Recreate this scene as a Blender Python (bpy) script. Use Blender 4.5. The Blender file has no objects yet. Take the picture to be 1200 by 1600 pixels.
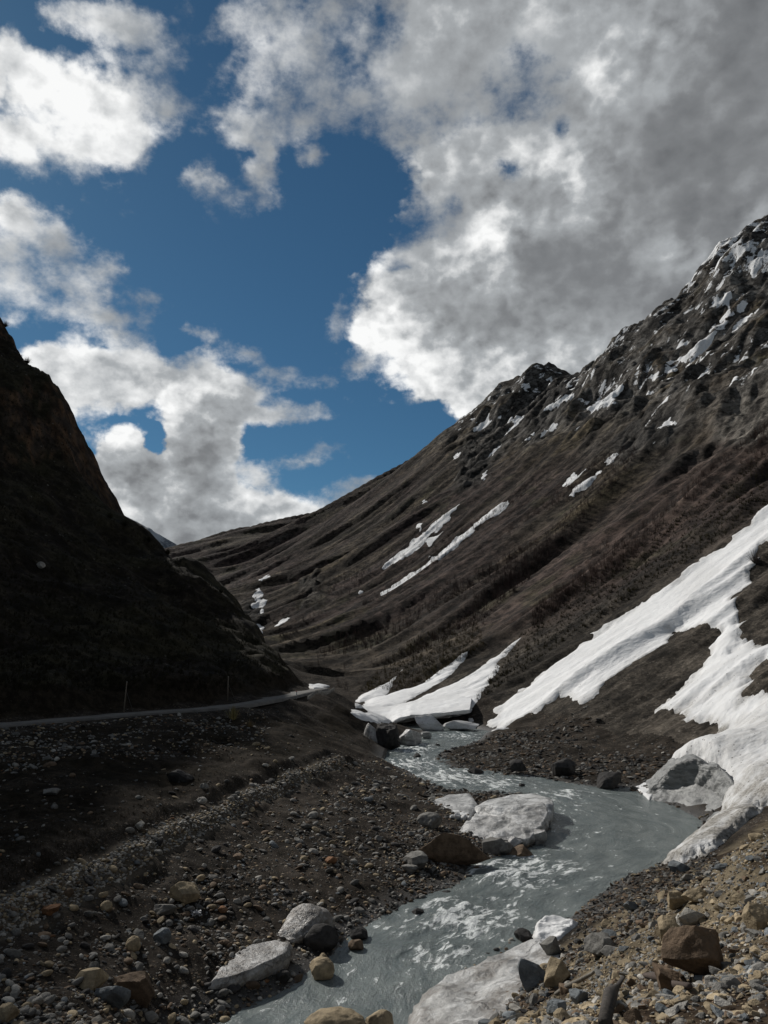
import bpy, math, random
import numpy as np
from mathutils import Vector

random.seed(7)
R = math.radians
scene = bpy.context.scene
COL = scene.collection

# ------------------------------------------------------------------ camera
F, TH, H = 1155.0, R(11.26), 12.0          # focal length in photo pixels, pitch up, eye height over the river
cam_d = bpy.data.cameras.new('camera')
cam = bpy.data.objects.new('camera', cam_d)
COL.objects.link(cam)
cam.location = (0, 0, H)
cam.rotation_euler = (R(90) + TH, 0, 0)
cam_d.sensor_fit = 'VERTICAL'
cam_d.sensor_height = 36.0
cam_d.lens = F / 1600 * 36
cam_d.clip_start = 0.1
cam_d.clip_end = 20000
scene.camera = cam
scene.view_settings.view_transform = 'Standard'
scene.view_settings.look = 'None'
scene.view_settings.exposure = 0.0
scene.view_settings.gamma = 1.0
scene.render.resolution_x, scene.render.resolution_y = 768, 1024
cT, sT = math.cos(TH), math.sin(TH)

# ------------------------------------------------------------------ sun
SUN_AZ, SUN_EL = R(-42), R(34.5)            # azimuth from +Y towards +X
sun_d = bpy.data.lights.new('sun', 'SUN')
sun_d.energy = 3.7
sun_d.angle = R(0.6)
sun_d.color = (1.0, 0.955, 0.89)
sun = bpy.data.objects.new('sun', sun_d)
COL.objects.link(sun)
sdir = Vector((math.sin(SUN_AZ) * math.cos(SUN_EL), math.cos(SUN_AZ) * math.cos(SUN_EL), math.sin(SUN_EL)))
sun.rotation_euler = sdir.to_track_quat('Z', 'Y').to_euler()

# ------------------------------------------------------------------ node helpers
class NT:
    def __init__(self, tree):
        self.t = tree
        self.t.nodes.clear()
    def n(self, typ, ins=None, **kw):
        nd = self.t.nodes.new(typ)
        for k, v in kw.items():
            setattr(nd, k, v)
        for k, v in (ins or {}).items():
            s = nd.inputs[k]
            if isinstance(v, bpy.types.NodeSocket):
                self.t.links.new(v, s)
            else:
                s.default_value = v
        return nd
    def m(self, op, a, b=0.0, c=0.0, clamp=False):
        nd = self.n('ShaderNodeMath', {0: a, 1: b, 2: c}, operation=op)
        nd.use_clamp = clamp
        return nd.outputs[0]
    def v(self, op, a, b=(0, 0, 0)):
        nd = self.n('ShaderNodeVectorMath', {0: a, 1: b}, operation=op)
        return nd.outputs[1] if op in ('DOT_PRODUCT', 'LENGTH', 'DISTANCE') else nd.outputs[0]
    def vs(self, a, s):
        nd = self.n('ShaderNodeVectorMath', {0: a}, operation='SCALE')
        if isinstance(s, bpy.types.NodeSocket):
            self.t.links.new(s, nd.inputs['Scale'])
        else:
            nd.inputs['Scale'].default_value = s
        return nd.outputs[0]
    def noise(self, vec, scale, detail=6, rough=0.55, out=0, dist=0.0, lac=2.0):
        nd = self.n('ShaderNodeTexNoise', {'Vector': vec, 'Scale': scale, 'Detail': detail, 'Roughness': rough, 'Distortion': dist, 'Lacunarity': lac})
        return nd.outputs[out]
    def voro(self, vec, scale, out='Distance', feature='F1', rnd=1.0):
        nd = self.n('ShaderNodeTexVoronoi', {'Vector': vec, 'Scale': scale, 'Randomness': rnd}, feature=feature)
        return nd.outputs[out]
    def mapr(self, x, a, b, c=0.0, d=1.0, smooth=True):
        nd = self.n('ShaderNodeMapRange', {0: x, 1: a, 2: b, 3: c, 4: d}, interpolation_type='SMOOTHSTEP' if smooth else 'LINEAR')
        return nd.outputs[0]
    def mix(self, f, a, b, blend='MIX'):
        nd = self.t.nodes.new('ShaderNodeMix')
        nd.data_type = 'RGBA'
        nd.blend_type = blend
        nd.clamp_factor = True
        for idx, v in ((0, f), (6, a), (7, b)):
            s = nd.inputs[idx]
            if isinstance(v, bpy.types.NodeSocket):
                self.t.links.new(v, s)
            else:
                s.default_value = v if idx == 0 else (tuple(v) + (1,))[:4]
        return nd.outputs[2]
    def mixf(self, f, a, b):
        nd = self.n('ShaderNodeMix', {0: f, 2: a, 3: b})
        return nd.outputs[0]
    def mapping(self, vec, scale=(1, 1, 1), rot=(0, 0, 0), loc=(0, 0, 0)):
        return self.n('ShaderNodeMapping', {'Vector': vec, 'Scale': scale, 'Rotation': rot, 'Location': loc}).outputs[0]
    def comb(self, x, y, z):
        return self.n('ShaderNodeCombineXYZ', {0: x, 1: y, 2: z}).outputs[0]
    def sep(self, v):
        return self.n('ShaderNodeSeparateXYZ', {0: v}).outputs
    def attr(self, name, out='Fac'):
        return self.n('ShaderNodeAttribute', attribute_name=name).outputs[out]
    def bump(self, h, dist, strength=1.0, normal=None):
        ins = {'Height': h, 'Distance': dist, 'Strength': strength}
        if normal is not None:
            ins['Normal'] = normal
        return self.n('ShaderNodeBump', ins).outputs[0]

def material(name, build):
    m = bpy.data.materials.new(name)
    m.use_nodes = True
    g = NT(m.node_tree)
    pos = g.n('ShaderNodeNewGeometry').outputs['Position']
    ins = build(g, pos)
    disp = ins.pop('_disp', None)
    b = g.n('ShaderNodeBsdfPrincipled', ins)
    o = g.n('ShaderNodeOutputMaterial', {'Surface': b.outputs[0]})
    return m

def V4(r, g_, b):
    return (r, g_, b, 1)

# ------------------------------------------------------------------ pixel geometry
def ray(px, py):
    xc, yc = (px - 600) / F, (800 - py) / F
    return xc, cT - yc * sT, sT + yc * cT
def atd(px, py, D):
    dx, dy, dz = ray(px, py)
    s = D / dy
    return (dx * s, D, H + dz * s)
def atz(px, py, z):
    dx, dy, dz = ray(px, py)
    s = (z - H) / dz
    return (dx * s, dy * s, z)
def px_of(x, y, z):
    zz = z - H
    fwd = y * cT + zz * sT
    up = -y * sT + zz * cT
    return 600 + F * x / fwd, 800 - F * up / fwd

# ------------------------------------------------------------------ numpy noise
_rs = np.random.RandomState(11)
_perm = _rs.permutation(512)
_perm = np.concatenate([_perm, _perm])
_ang = _rs.rand(512) * 2 * math.pi
_gx, _gy = np.cos(_ang), np.sin(_ang)
def gnoise(x, y, seed=0):
    xi, yi = np.floor(x).astype(np.int64), np.floor(y).astype(np.int64)
    xf, yf = x - xi, y - yi
    u = xf * xf * xf * (xf * (xf * 6 - 15) + 10)
    v = yf * yf * yf * (yf * (yf * 6 - 15) + 10)
    def g(i, j, fx, fy):
        h = _perm[(_perm[(xi + i + seed * 37) & 511] + yi + j) & 511]
        return _gx[h] * fx + _gy[h] * fy
    a = g(0, 0, xf, yf); b = g(1, 0, xf - 1, yf); c = g(0, 1, xf, yf - 1); d = g(1, 1, xf - 1, yf - 1)
    return ((a + (b - a) * u) * (1 - v) + (c + (d - c) * u) * v) * 1.5
def fbm(x, y, octs=4, seed=0, gain=0.5):
    s, a, r = 1.0, 1.0, 0
    for o in range(octs):
        r = r + a * gnoise(x * s, y * s, seed + o)
        s *= 2.03; a *= gain
    return r
def sstep(x, a, b):
    t = np.clip((x - a) / (b - a), 0, 1)
    return t * t * (3 - 2 * t)

# ------------------------------------------------------------------ world: sky with clouds
def build_sky():
    # cloud blobs traced as (px, py, rx, ry, tilt, density, brightness, wispiness)
    B = CLOUDS
    def sstep0(x, a, b):
        t = np.clip((x - a) / (b - a), 0, 1)
        return t * t * (3 - 2 * t)
    NC, NR = 94, 52
    A0, A1, E0, E1 = -40.0, 40.0, 0.0, 52.0
    az = np.radians(A0 + (A1 - A0) * np.arange(NC) / (NC - 1))
    el = np.radians(E0 + (E1 - E0) * np.arange(NR) / (NR - 1))
    AZ, EL = np.meshgrid(az, el)
    X, Y, Z = np.sin(AZ) * np.cos(EL), np.cos(AZ) * np.cos(EL), np.sin(EL)
    fw, up = Y * cT + Z * sT, -Y * sT + Z * cT
    PX, PY = 600 + F * X / fw, 800 - F * up / fw
    dens = np.zeros_like(PX); wb = np.zeros_like(PX) + 1e-3; bs = np.zeros_like(PX) + 0.62e-3; ws = np.zeros_like(PX) + 0.5e-3
    bri = np.full_like(PX, .6); wis = np.full_like(PX, .7)
    for (bx, by, rx, ry, tl, d, br, wi) in B:
        if d > .5 and wi >= .3: rx, ry = rx * 1.08, ry * 1.08
        c, s = math.cos(R(tl)), math.sin(R(tl))
        dx, dy = PX - bx, PY - by
        u, v = (dx * c + dy * s) / rx, (-dx * s + dy * c) / ry
        k = np.exp(-(u * u + v * v) ** 1.2 * 0.8)
        up_ = np.where(d >= dens, k, k * sstep0(dens, .0, .9))
        dens = dens + (d - dens) * up_
        k2 = np.minimum(1, 1.25 * np.exp(-(u * u + v * v) ** 1.2 * 0.45)) if d > .5 else k
        bri = bri + (br - bri) * k2; wis = wis + (wi - wis) * k2
    w = bpy.data.worlds.new('World')
    scene.world = w
    w.use_nodes = True
    g = NT(w.node_tree)
    d = g.n('ShaderNodeTexCoord').outputs['Generated']
    d = g.v('NORMALIZE', d)
    # domain warp so that the outlines are torn by the noise
    wn = g.v('SUBTRACT', g.noise(d, 7.0, 5, 0.6, out=1), (0.5, 0.5, 0.5))
    wn2 = g.v('SUBTRACT', g.noise(d, 26.0, 6, 0.62, out=1), (0.5, 0.5, 0.5))
    dw = g.v('ADD', g.v('ADD', d, g.vs(wn, 0.046)), g.vs(wn2, 0.026))
    s = g.sep(g.v('NORMALIZE', dw))
    azn = g.m('MULTIPLY', g.m('ARCTAN2', s[0], s[1]), 180 / math.pi)
    eln = g.m('MULTIPLY', g.m('ARCSINE', s[2]), 180 / math.pi)
    u = g.mapr(azn, A0, A1, 0, 1, False)
    row = g.mapr(eln, E0, E1, 0, NR - 1, False)
    u3 = g.m('MULTIPLY', u, 3.0)
    u_lo = g.m('MULTIPLY', u3, 1.0, clamp=True)
    u_md = g.m('SUBTRACT', u3, 1.0, clamp=True)
    u_hi = g.m('SUBTRACT', u3, 2.0, clamp=True)
    sel = g.m('GREATER_THAN', u, 1 / 3)
    sel2 = g.m('GREATER_THAN', u, 2 / 3)
    acc = None
    for r0 in range(0, NR, 5):                 # five rows of the cloud map per node group
        gt = bpy.data.node_groups.new('cloud_rows', 'ShaderNodeTree')
        for nm in ('lo', 'mid', 'hi', 'sel', 'sel2', 'row'):
            gt.interface.new_socket(nm, in_out='INPUT', socket_type='NodeSocketFloat')
        gt.interface.new_socket('map', in_out='OUTPUT', socket_type='NodeSocketVector')
        q = NT(gt)
        gi = q.n('NodeGroupInput').outputs
        part = None
        for r in range(r0, min(r0 + 5, NR)):
            cols = []
            for half in (0, 1, 2):
                cr = q.n('ShaderNodeValToRGB', {0: gi[half]})
                ramp = cr.color_ramp
                ramp.interpolation = 'LINEAR'
                n = 32
                while len(ramp.elements) < n:
                    ramp.elements.new(0.5)
                for i in range(n):
                    ramp.elements[i].position = i / (n - 1)
                for i in range(n):
                    f = (half + i / (n - 1)) / 3 * (NC - 1)
                    i0 = min(int(f), NC - 2); fr = f - i0
                    val = [a[r, i0] * (1 - fr) + a[r, i0 + 1] * fr for a in (dens, bri, wis)]
                    ramp.elements[i].color = (val[0], val[1], val[2], 1)
                cols.append(cr.outputs[0])
            col = q.mix(gi[4], q.mix(gi[3], cols[0], cols[1]), cols[2])
            wgt = q.m('SUBTRACT', 1.0, q.m('ABSOLUTE', q.m('SUBTRACT', gi[5], float(r))), clamp=True)
            acc_in = q.vs(col, wgt)
            part = acc_in if part is None else q.v('ADD', part, acc_in)
        q.n('NodeGroupOutput', {0: part})
        gn = g.n('ShaderNodeGroup', node_tree=gt)
        for i, sck in enumerate((u_lo, u_md, u_hi, sel, sel2, row)):
            g.t.links.new(sck, gn.inputs[i])
        acc = gn.outputs[0] if acc is None else g.v('ADD', acc, gn.outputs[0])
    ch = g.sep(acc)
    # outside the traced window: loose broken cloud, kept dim to lower the ambient light
    inside = g.m('MULTIPLY', g.m('MULTIPLY', g.mapr(g.m('ABSOLUTE', azn), 33, 39, 1, 0), g.mapr(eln, 44, 50, 1, 0)), 1.0)
    gen = g.mapr(g.noise(d, 2.2, 5, 0.55), 0.35, 0.65, 0.25, 0.95)
    dn = g.mixf(inside, gen, ch[0])
    br = g.mixf(inside, 0.2, ch[1])
    wi = g.mixf(inside, 0.4, ch[2])
    dl = g.mapping(d, scale=(1.0, 1.0, 1.35))
    n1 = g.noise(dl, 9.0, 12, 0.60)
    n2 = g.noise(dl, 30.0, 8, 0.62)
    nn = g.m('ADD', g.m('MULTIPLY', n1, 0.65), g.m('MULTIPLY', n2, 0.35))
    def bil(v, det):
        nd = g.n('ShaderNodeTexVoronoi', {'Vector': v, 'Scale': 15.0, 'Detail': det, 'Roughness': .55, 'Lacunarity': 2.1}, feature='F1', normalize=True)
        return g.m('SUBTRACT', 1.0, g.m('MULTIPLY', nd.outputs['Distance'], 1.6))
    dlw = g.v('ADD', dl, g.vs(wn2, 0.03))
    b0 = bil(dlw, 3.0)
    bw = g.m('MULTIPLY', g.mapr(wi, .9, .2), .42)
    nn = g.mixf(bw, nn, b0)
    amp = g.m('ADD', 1.25, g.m('MULTIPLY', wi, 1.4))
    den = g.m('ADD', g.m('ADD', dn, g.m('MULTIPLY', wi, .06)), g.m('MULTIPLY', g.m('SUBTRACT', nn, 0.5), amp))
    wdt = g.m('ADD', 0.10, g.m('MULTIPLY', wi, 0.62))
    lo = g.m('SUBTRACT', 0.44, g.m('MULTIPLY', wi, 0.20))
    al = g.m('DIVIDE', g.m('SUBTRACT', den, lo), wdt, clamp=True)
    al = g.m('MULTIPLY', g.m('MULTIPLY', al, al), g.m('SUBTRACT', 3.0, g.m('MULTIPLY', al, 2.0)))
    al = g.m('MULTIPLY', al, g.mixf(wi, 1.0, 0.93))
    # self shading: noise here against noise a little towards the sun
    off = Vector(sdir) * 0.035
    ds = g.v('ADD', dl, tuple(off))
    n1s = g.noise(ds, 9.0, 5, 0.58)
    n1b = g.noise(dl, 9.0, 5, 0.58)
    n2s = g.noise(g.v('ADD', dl, tuple(off * 0.35)), 30.0, 6, 0.6)
    rel = g.m('ADD', g.m('MULTIPLY', g.m('SUBTRACT', n1b, n1s), 1.25), g.m('MULTIPLY', g.m('SUBTRACT', n2, n2s), 0.40))
    b1 = bil(g.v('ADD', dlw, tuple(Vector(sdir) * 0.016)), 2.0)
    relb = g.m('MULTIPLY', g.m('SUBTRACT', bil(dlw, 2.0), b1), g.mapr(wi, .8, .1, 0, 1.0))
    rel = g.m('ADD', g.m('MULTIPLY', rel, g.mixf(wi, .8, .8)), relb)
    rel = g.m('MULTIPLY', rel, g.mapr(ch[1], .34, .66, .45, 1.0))
    # thick interior is greyer
    lit = g.m('ADD', br, rel)
    big = g.noise(dl, 5.0, 4, 0.5)
    lit = g.m('ADD', lit, g.m('MULTIPLY', g.m('SUBTRACT', big, 0.5), 0.55))
    rim = g.mapr(den, 0.5, 1.1, 0.12, -0.05)
    lit = g.m('ADD', lit, rim)
    lit = g.m('MAXIMUM', g.m('MINIMUM', lit, 1.12), 0.10)
    ramp = g.n('ShaderNodeValToRGB', {0: lit})
    e = ramp.color_ramp
    e.elements[0].position = 0.0; e.elements[0].color = V4(0.100, 0.106, 0.114)
    e.elements[1].position = 1.0; lit = g.m('MULTIPLY', lit, .96); g.t.links.new(lit, ramp.inputs[0]); e.elements[1].color = V4(0.97, 0.975, 0.97)
    x = e.elements.new(0.35); x.color = V4(0.215, 0.224, 0.234)
    x = e.elements.new(0.64); x.color = V4(0.40, 0.42, 0.435)
    sky = g.n('ShaderNodeTexSky')
    sky.sky_type = 'NISHITA'
    sky.sun_disc = False
    sky.sun_elevation = SUN_EL
    sky.sun_rotation = SUN_AZ
    sky.altitude = 1800
    sky.air_density = 1.0; sky.dust_density = 0.4; sky.ozone_density = 2.0
    skyc = g.vs(sky.outputs[0], SKY_MUL)
    skyc = g.mix(1.0, skyc, SKY_TINT, 'MULTIPLY')
    cl = g.vs(ramp.outputs[0], 10.0)
    out = g.mix(al, skyc, cl)
    # below the horizon: dull ground colour
    ez = g.sep(d)[2]
    out = g.mix(g.mapr(ez, -0.06, 0.0, 1, 0), out, (0.35, 0.33, 0.3))
    bg = g.n('ShaderNodeBackground', {'Color': out, 'Strength': 0.1})
    g.n('ShaderNodeOutputWorld', {'Surface': bg.outputs[0]})
    w.cycles.sampling_method = 'MANUAL'
    w.cycles.sample_map_resolution = 512

SKY_MUL, SKY_TINT = 0.47, (0.55, 0.92, 1.0)
CLOUDS = [   # painted one over the other, (x, y, rx, ry, tilt, density, brightness, wispiness)
    # big right cloud, body
    (1020, 40, 330, 110, 0, 1, .46, .2), (1040, 230, 300, 190, 0, 1, .44, .1), (880, 440, 240, 150, 0, 1, .45, .1), (1060, 420, 240, 150, 0, 1, .44, .1), (760, 60, 190, 90, 0, .9, .55, .5), (740, 540, 150, 75, 10, .97, .6, .15), (880, 590, 160, 60, 10, 1, .58, .1),
    (760, 250, 80, 60, 0, .93, .68, .3), (760, 330, 80, 60, 0, .95, .62, .2), (690, 430, 90, 60, -15, .95, .68, .2), (630, 520, 55, 50, 0, .93, .72, .2),
    (1180, 50, 90, 90, 0, 1, .36, .2), (1050, 30, 80, 50, 0, 1, .50, .2), (960, 105, 70, 26, -40, 1, .74, .2), (912, 165, 30, 50, 20, 1, .72, .2), (1010, 90, 50, 30, 20, 1, .55, .2),
    (603, 84, 50, 46, 20, .85, .78, .5), (680, 40, 60, 36, 0, .92, .64, .4), (645, 118, 50, 36, 30, .85, .62, .5), (742, 120, 60, 36, 0, .85, .58, .5), (770, 170, 60, 28, 10, .75, .5, .6), (865, 20, 60, 30, 0, .95, .62, .3), (570, 130, 40, 40, 0, .5, .5, 1), (690, 185, 60, 26, 0, .62, .45, .9),
    (831, 120, 46, 48, 20, .42, .42, .9), (812, 155, 40, 24, 0, .45, .42, .9), (878, 205, 20, 30, 10, .45, .4, .9), (745, 205, 30, 16, 0, .5, .5, 1), (790, 268, 26, 16, 10, .55, .5, .8),
    (753, 236, 36, 20, 0, .92, .76, .3), (718, 292, 32, 44, 10, .93, .80, .3), (781, 225, 40, 18, 0, .92, .7, .3), (887, 268, 52, 36, 10, 1, .80, .1), (965, 243, 42, 24, 0, 1, .7, .1), (842, 312, 40, 24, 0, 1, .48, .1), (803, 357, 42, 18, 10, 1, .82, .1), (920, 363, 52, 20, 20, 1, .74, .1), (988, 335, 40, 36, -30, 1, .62, .1),
    (893, 424, 85, 46, 10, 1, .33, .25), (950, 450, 60, 40, 0, 1, .36, .25), (840, 470, 50, 34, 0, 1, .40, .2),
    (1032, 279, 60, 80, 0, 1, .38, .05), (1150, 250, 70, 90, 0, 1, .36, .05), (1060, 400, 60, 24, 20, 1, .52, .1), (1177, 330, 40, 30, 0, 1, .5, .1),
    (700, 398, 66, 18, -8, .97, .86, .15), (634, 438, 34, 30, 0, .93, .88, .15), (712, 458, 50, 26, 0, 1, .6, .1), (772, 430, 26, 40, 0, 1, .74, .1), (714, 500, 60, 28, 0, 1, .42, .05), (600, 525, 30, 36, 0, .93, .88, .15), (650, 520, 34, 26, 0, 1, .68, .1), (775, 491, 44, 30, 0, 1, .44, .1), (743, 556, 15, 8, 0, .62, .5, .6),
    (798, 556, 60, 22, 0, 1, .74, .1), (893, 536, 60, 30, 0, 1, .52, .1), (695, 592, 44, 28, 10, .96, .84, .15), (753, 618, 50, 24, 10, .96, .76, .15), (842, 575, 50, 22, 0, 1, .7, .1),
    (664, 357, 28, 20, -30, .52, .45, 1), (628, 412, 26, 18, 0, .5, .45, 1), (563, 578, 44, 16, 0, .5, .4, 1), (700, 340, 16, 26, 0, .6, .5, .9),
    # top left
    (55, 126, 95, 46, 22, .93, .95, .35), (142, 142, 75, 36, 25, .93, .95, .3), (206, 180, 28, 42, 0, .9, .9, .35), (195, 238, 32, 24, 0, .85, .84, .5), (33, 222, 62, 36, 0, .9, .92, .35), (112, 228, 55, 26, 10, .88, .9, .4), (16, 62, 32, 32, 0, .85, .85, .5), (71, 180, 44, 6, 22, .76, .76, .6), (4, 128, 14, 18, 0, .3, .5, .6), (82, 268, 60, 12, 0, .58, .7, 1), (225, 235, 12, 30, 0, .45, .6, 1),
    (120, 22, 62, 22, 15, .8, .84, .6), (180, 46, 56, 24, 30, .78, .78, .7), (235, 44, 36, 24, 20, .68, .66, 1), (257, 98, 38, 34, 30, .66, .62, 1), (268, 150, 36, 18, 20, .6, .58, 1), (306, 135, 26, 20, 0, .46, .45, 1),
    (383, 33, 60, 44, 0, .68, .66, 1), (427, 109, 66, 54, 10, .74, .72, .9), (492, 66, 60, 44, 0, .70, .64, 1), (492, 142, 54, 36, 0, .66, .62, 1), (540, 100, 46, 50, 0, .6, .52, 1), (317, 82, 34, 40, 0, .52, .5, 1), (377, 192, 42, 20, 15, .68, .66, .8), (465, 182, 40, 22, 0, .56, .52, 1), (525, 180, 36, 22, 0, .46, .42, 1), (547, 33, 50, 34, 0, .6, .55, 1),
    (317, 279, 32, 24, 10, .86, .88, .45), (402, 273, 30, 22, 0, .78, .76, .6), (350, 306, 54, 22, 0, .6, .52, 1), (416, 236, 12, 22, 10, .62, .6, .8), (465, 254, 44, 7, -14, .58, .5, .9), (344, 342, 32, 14, 0, .5, .45, 1), (405, 322, 24, 14, 0, .5, .45, 1),
    (33, 339, 56, 36, 30, .9, .92, .4), (84, 378, 42, 20, 40, .8, .82, .55), (164, 421, 40, 30, 20, .72, .7, .85), (49, 437, 50, 24, 0, .6, .66, 1), (16, 405, 30, 26, 0, .62, .7, 1), (153, 490, 44, 24, 25, .9, .9, .4), (198, 520, 42, 22, 30, .88, .88, .4), (306, 514, 34, 10, 0, .64, .6, .85), (16, 476, 30, 24, 0, .7, .75, .8), (240, 462, 26, 20, 0, .46, .5, 1), (105, 470, 20, 10, 0, .6, .7, .9),
    (71, 574, 44, 46, 40, .93, .9, .3), (109, 618, 42, 44, 30, .93, .9, .3), (133, 652, 18, 14, 0, .75, .8, .5), (142, 569, 62, 24, 10, .9, .82, .4), (219, 580, 56, 26, 5, .92, .84, .35), (191, 618, 50, 28, 10, .85, .76, .4), (273, 580, 44, 28, 0, .95, .86, .2), (319, 552, 28, 13, -15, .95, .97, .1), (350, 596, 56, 22, 15, .88, .8, .35), (284, 613, 40, 24, 0, .95, .84, .2), (385, 600, 26, 26, 0, .72, .68, .7),
    (262, 672, 30, 24, 0, .8, .72, .4), (306, 656, 44, 32, 0, .97, .86, .1), (339, 632, 38, 28, 0, 1, .92, .05), (352, 672, 22, 40, 0, 1, .66, .05),
    (405, 651, 40, 16, 10, .84, .78, .45), (448, 645, 20, 18, 0, .68, .66, .9), (492, 645, 42, 13, 0, .7, .64, .85),
    (153, 738, 40, 36, 0, .97, .76, .1), (219, 745, 60, 50, 0, 1, .72, .05), (300, 730, 56, 44, 0, 1, .74, .05), (186, 698, 34, 24, -20, .95, .84, .1), (215, 722, 22, 20, 0, 1, .86, .05), (285, 722, 34, 24, -20, 1, .84, .05), (262, 793, 70, 44, 0, 1, .62, .05), (219, 782, 36, 28, 0, 1, .70, .05), (330, 765, 34, 60, 0, 1, .46, .03), (339, 812, 34, 44, 0, 1, .38, .03), (284, 845, 60, 30, 0, 1, .50, .05),
    (383, 790, 50, 22, -10, .97, .84, .3), (437, 795, 62, 20, 0, .95, .86, .3), (492, 798, 40, 16, 5, .9, .86, .35), (385, 822, 60, 18, 0, 1, .64, .2), (480, 824, 70, 13, 0, .95, .72, .3), (360, 850, 60, 14, 0, 1, .6, .2),
    (405, 733, 42, 14, -10, .74, .72, .7), (470, 722, 48, 11, -5, .72, .68, .8), (525, 727, 24, 6, 0, .6, .56, .9), (437, 750, 48, 8, 0, .72, .64, .7), (503, 766, 34, 7, 0, .68, .62, .8), (570, 760, 36, 8, 0, .52, .5, 1),
    (240, 692, 15, 26, 25, .12, .5, .4), (152, 655, 20, 18, 20, .25, .5, .4), (134, 690, 20, 26, -10, .08, .5, .4),
    (110, 400, 26, 50, -30, .68, .7, 1), (70, 470, 70, 22, 10, .66, .72, 1), (225, 500, 30, 30, 20, .56, .55, 1), (300, 20, 24, 30, 0, .5, .5, 1), (560, 150, 40, 36, 0, .55, .48, 1), (600, 200, 30, 20, 0, .48, .42, 1), (590, 40, 30, 50, 0, .66, .6, .9), (250, 190, 30, 12, 20, .5, .5, 1), (430, 205, 26, 14, 0, .6, .56, 1), (300, 560, 24, 12, 0, .7, .7, .8), (505, 700, 40, 7, -5, .55, .5, 1), (545, 780, 30, 7, 0, .55, .5, 1),
    (565, 200, 70, 26, 0, .1, .4, 1), (592, 30, 14, 44, 10, .42, .45, 1), (575, 110, 12, 36, 0, .4, .45, 1), (300, 60, 20, 60, 20, .2, .45, 1), (330, 240, 40, 18, 0, .1, .5, 1), (235, 320, 50, 40, 0, .0, .5, 1), (120, 300, 60, 14, 10, .1, .5, 1), (545, 20, 14, 20, 0, .46, .5, 1),
    (383, 541, 28, 10, 10, .56, .5, 1), (432, 574, 36, 13, 15, .62, .55, 1), (508, 596, 22, 7, 0, .56, .5, 1), (528, 508, 13, 28, 0, .56, .48, 1), (470, 330, 26, 5, 0, .45, .42, 1),
]
build_sky()

# ------------------------------------------------------------------ object helpers
def tag(o, label=None, cat=None, group=None, kind=None):
    if label: o['label'] = label
    if cat: o['category'] = cat
    if group: o['group'] = group
    if kind: o['kind'] = kind
    return o
def np_mesh(name, co, faces, mat, smooth=True, attrs=None, parent=None):
    """faces: int array (n,3) or (n,4)"""
    me = bpy.data.meshes.new(name)
    co = np.asarray(co, dtype=np.float32); faces = np.asarray(faces, dtype=np.int32)
    k = faces.shape[1]
    me.vertices.add(len(co)); me.vertices.foreach_set('co', co.ravel())
    me.loops.add(faces.size); me.loops.foreach_set('vertex_index', faces.ravel())
    me.polygons.add(len(faces))
    me.polygons.foreach_set('loop_start', np.arange(0, faces.size, k, dtype=np.int32))
    me.update(calc_edges=True)
    me.polygons.foreach_set('use_smooth', np.full(len(faces), smooth, dtype=bool))
    for an, av in (attrs or {}).items():
        av = np.asarray(av, dtype=np.float32)
        if av.ndim == 1:
            at = me.attributes.new(an, 'FLOAT', 'POINT'); at.data.foreach_set('value', av)
        else:
            at = me.attributes.new(an, 'FLOAT_VECTOR', 'POINT'); at.data.foreach_set('vector', av.ravel())
    me.materials.append(mat)
    me.update()
    o = bpy.data.objects.new(name, me)
    COL.objects.link(o)
    if parent is not None: o.parent = parent
    return o
def seg_dist(x, y, pts, closed=False):
    """distance to polyline, arc length at the nearest point, side (+ left of travel)"""
    P = np.array(pts, dtype=float)[:, :2]
    if closed: P = np.vstack([P, P[:1]])
    best = np.full(x.shape, 1e18); arc = np.zeros(x.shape); side = np.zeros(x.shape)
    L = 0.0
    for i in range(len(P) - 1):
        ax, ay = P[i]; bx, by = P[i + 1]
        dx, dy = bx - ax, by - ay
        l2 = dx * dx + dy * dy + 1e-12
        t = np.clip(((x - ax) * dx + (y - ay) * dy) / l2, 0, 1)
        ex, ey = x - (ax + t * dx), y - (ay + t * dy)
        d2 = ex * ex + ey * ey
        m = d2 < best
        best = np.where(m, d2, best)
        arc = np.where(m, L + t * math.sqrt(l2), arc)
        side = np.where(m, np.sign(dx * ey - dy * ex), side)
        L += math.sqrt(l2)
    return np.sqrt(best), arc, side
def inside_poly(x, y, pts):
    P = np.array(pts, dtype=float)
    r = np.zeros(x.shape, dtype=bool)
    j = len(P) - 1
    for i in range(len(P)):
        xi, yi, xj, yj = P[i, 0], P[i, 1], P[j, 0], P[j, 1]
        c = ((yi > y) != (yj > y)) & (x < (xj - xi) * (y - yi) / (yj - yi + 1e-15) + xi)
        r ^= c
        j = i
    return r
def signed(x, y, pts):
    d, _, _ = seg_dist(x, y, pts, True)
    return np.where(inside_poly(x, y, pts), d, -d)
def dens_line(pts, n=6):
    out = []
    for i in range(len(pts) - 1):
        for k in range(n):
            t = k / n
            out.append(tuple(a + (b - a) * t for a, b in zip(pts[i], pts[i + 1])))
    out.append(tuple(pts[-1]))
    return out

# ------------------------------------------------------------------ terrain control points
CP = []
def cz(*l):
    for px, py, z in l: CP.append(atz(px, py, z))
def cd(*l):
    for px, py, D in l: CP.append(atd(px, py, D))
def cw(*l):
    CP.extend(l)
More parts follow.
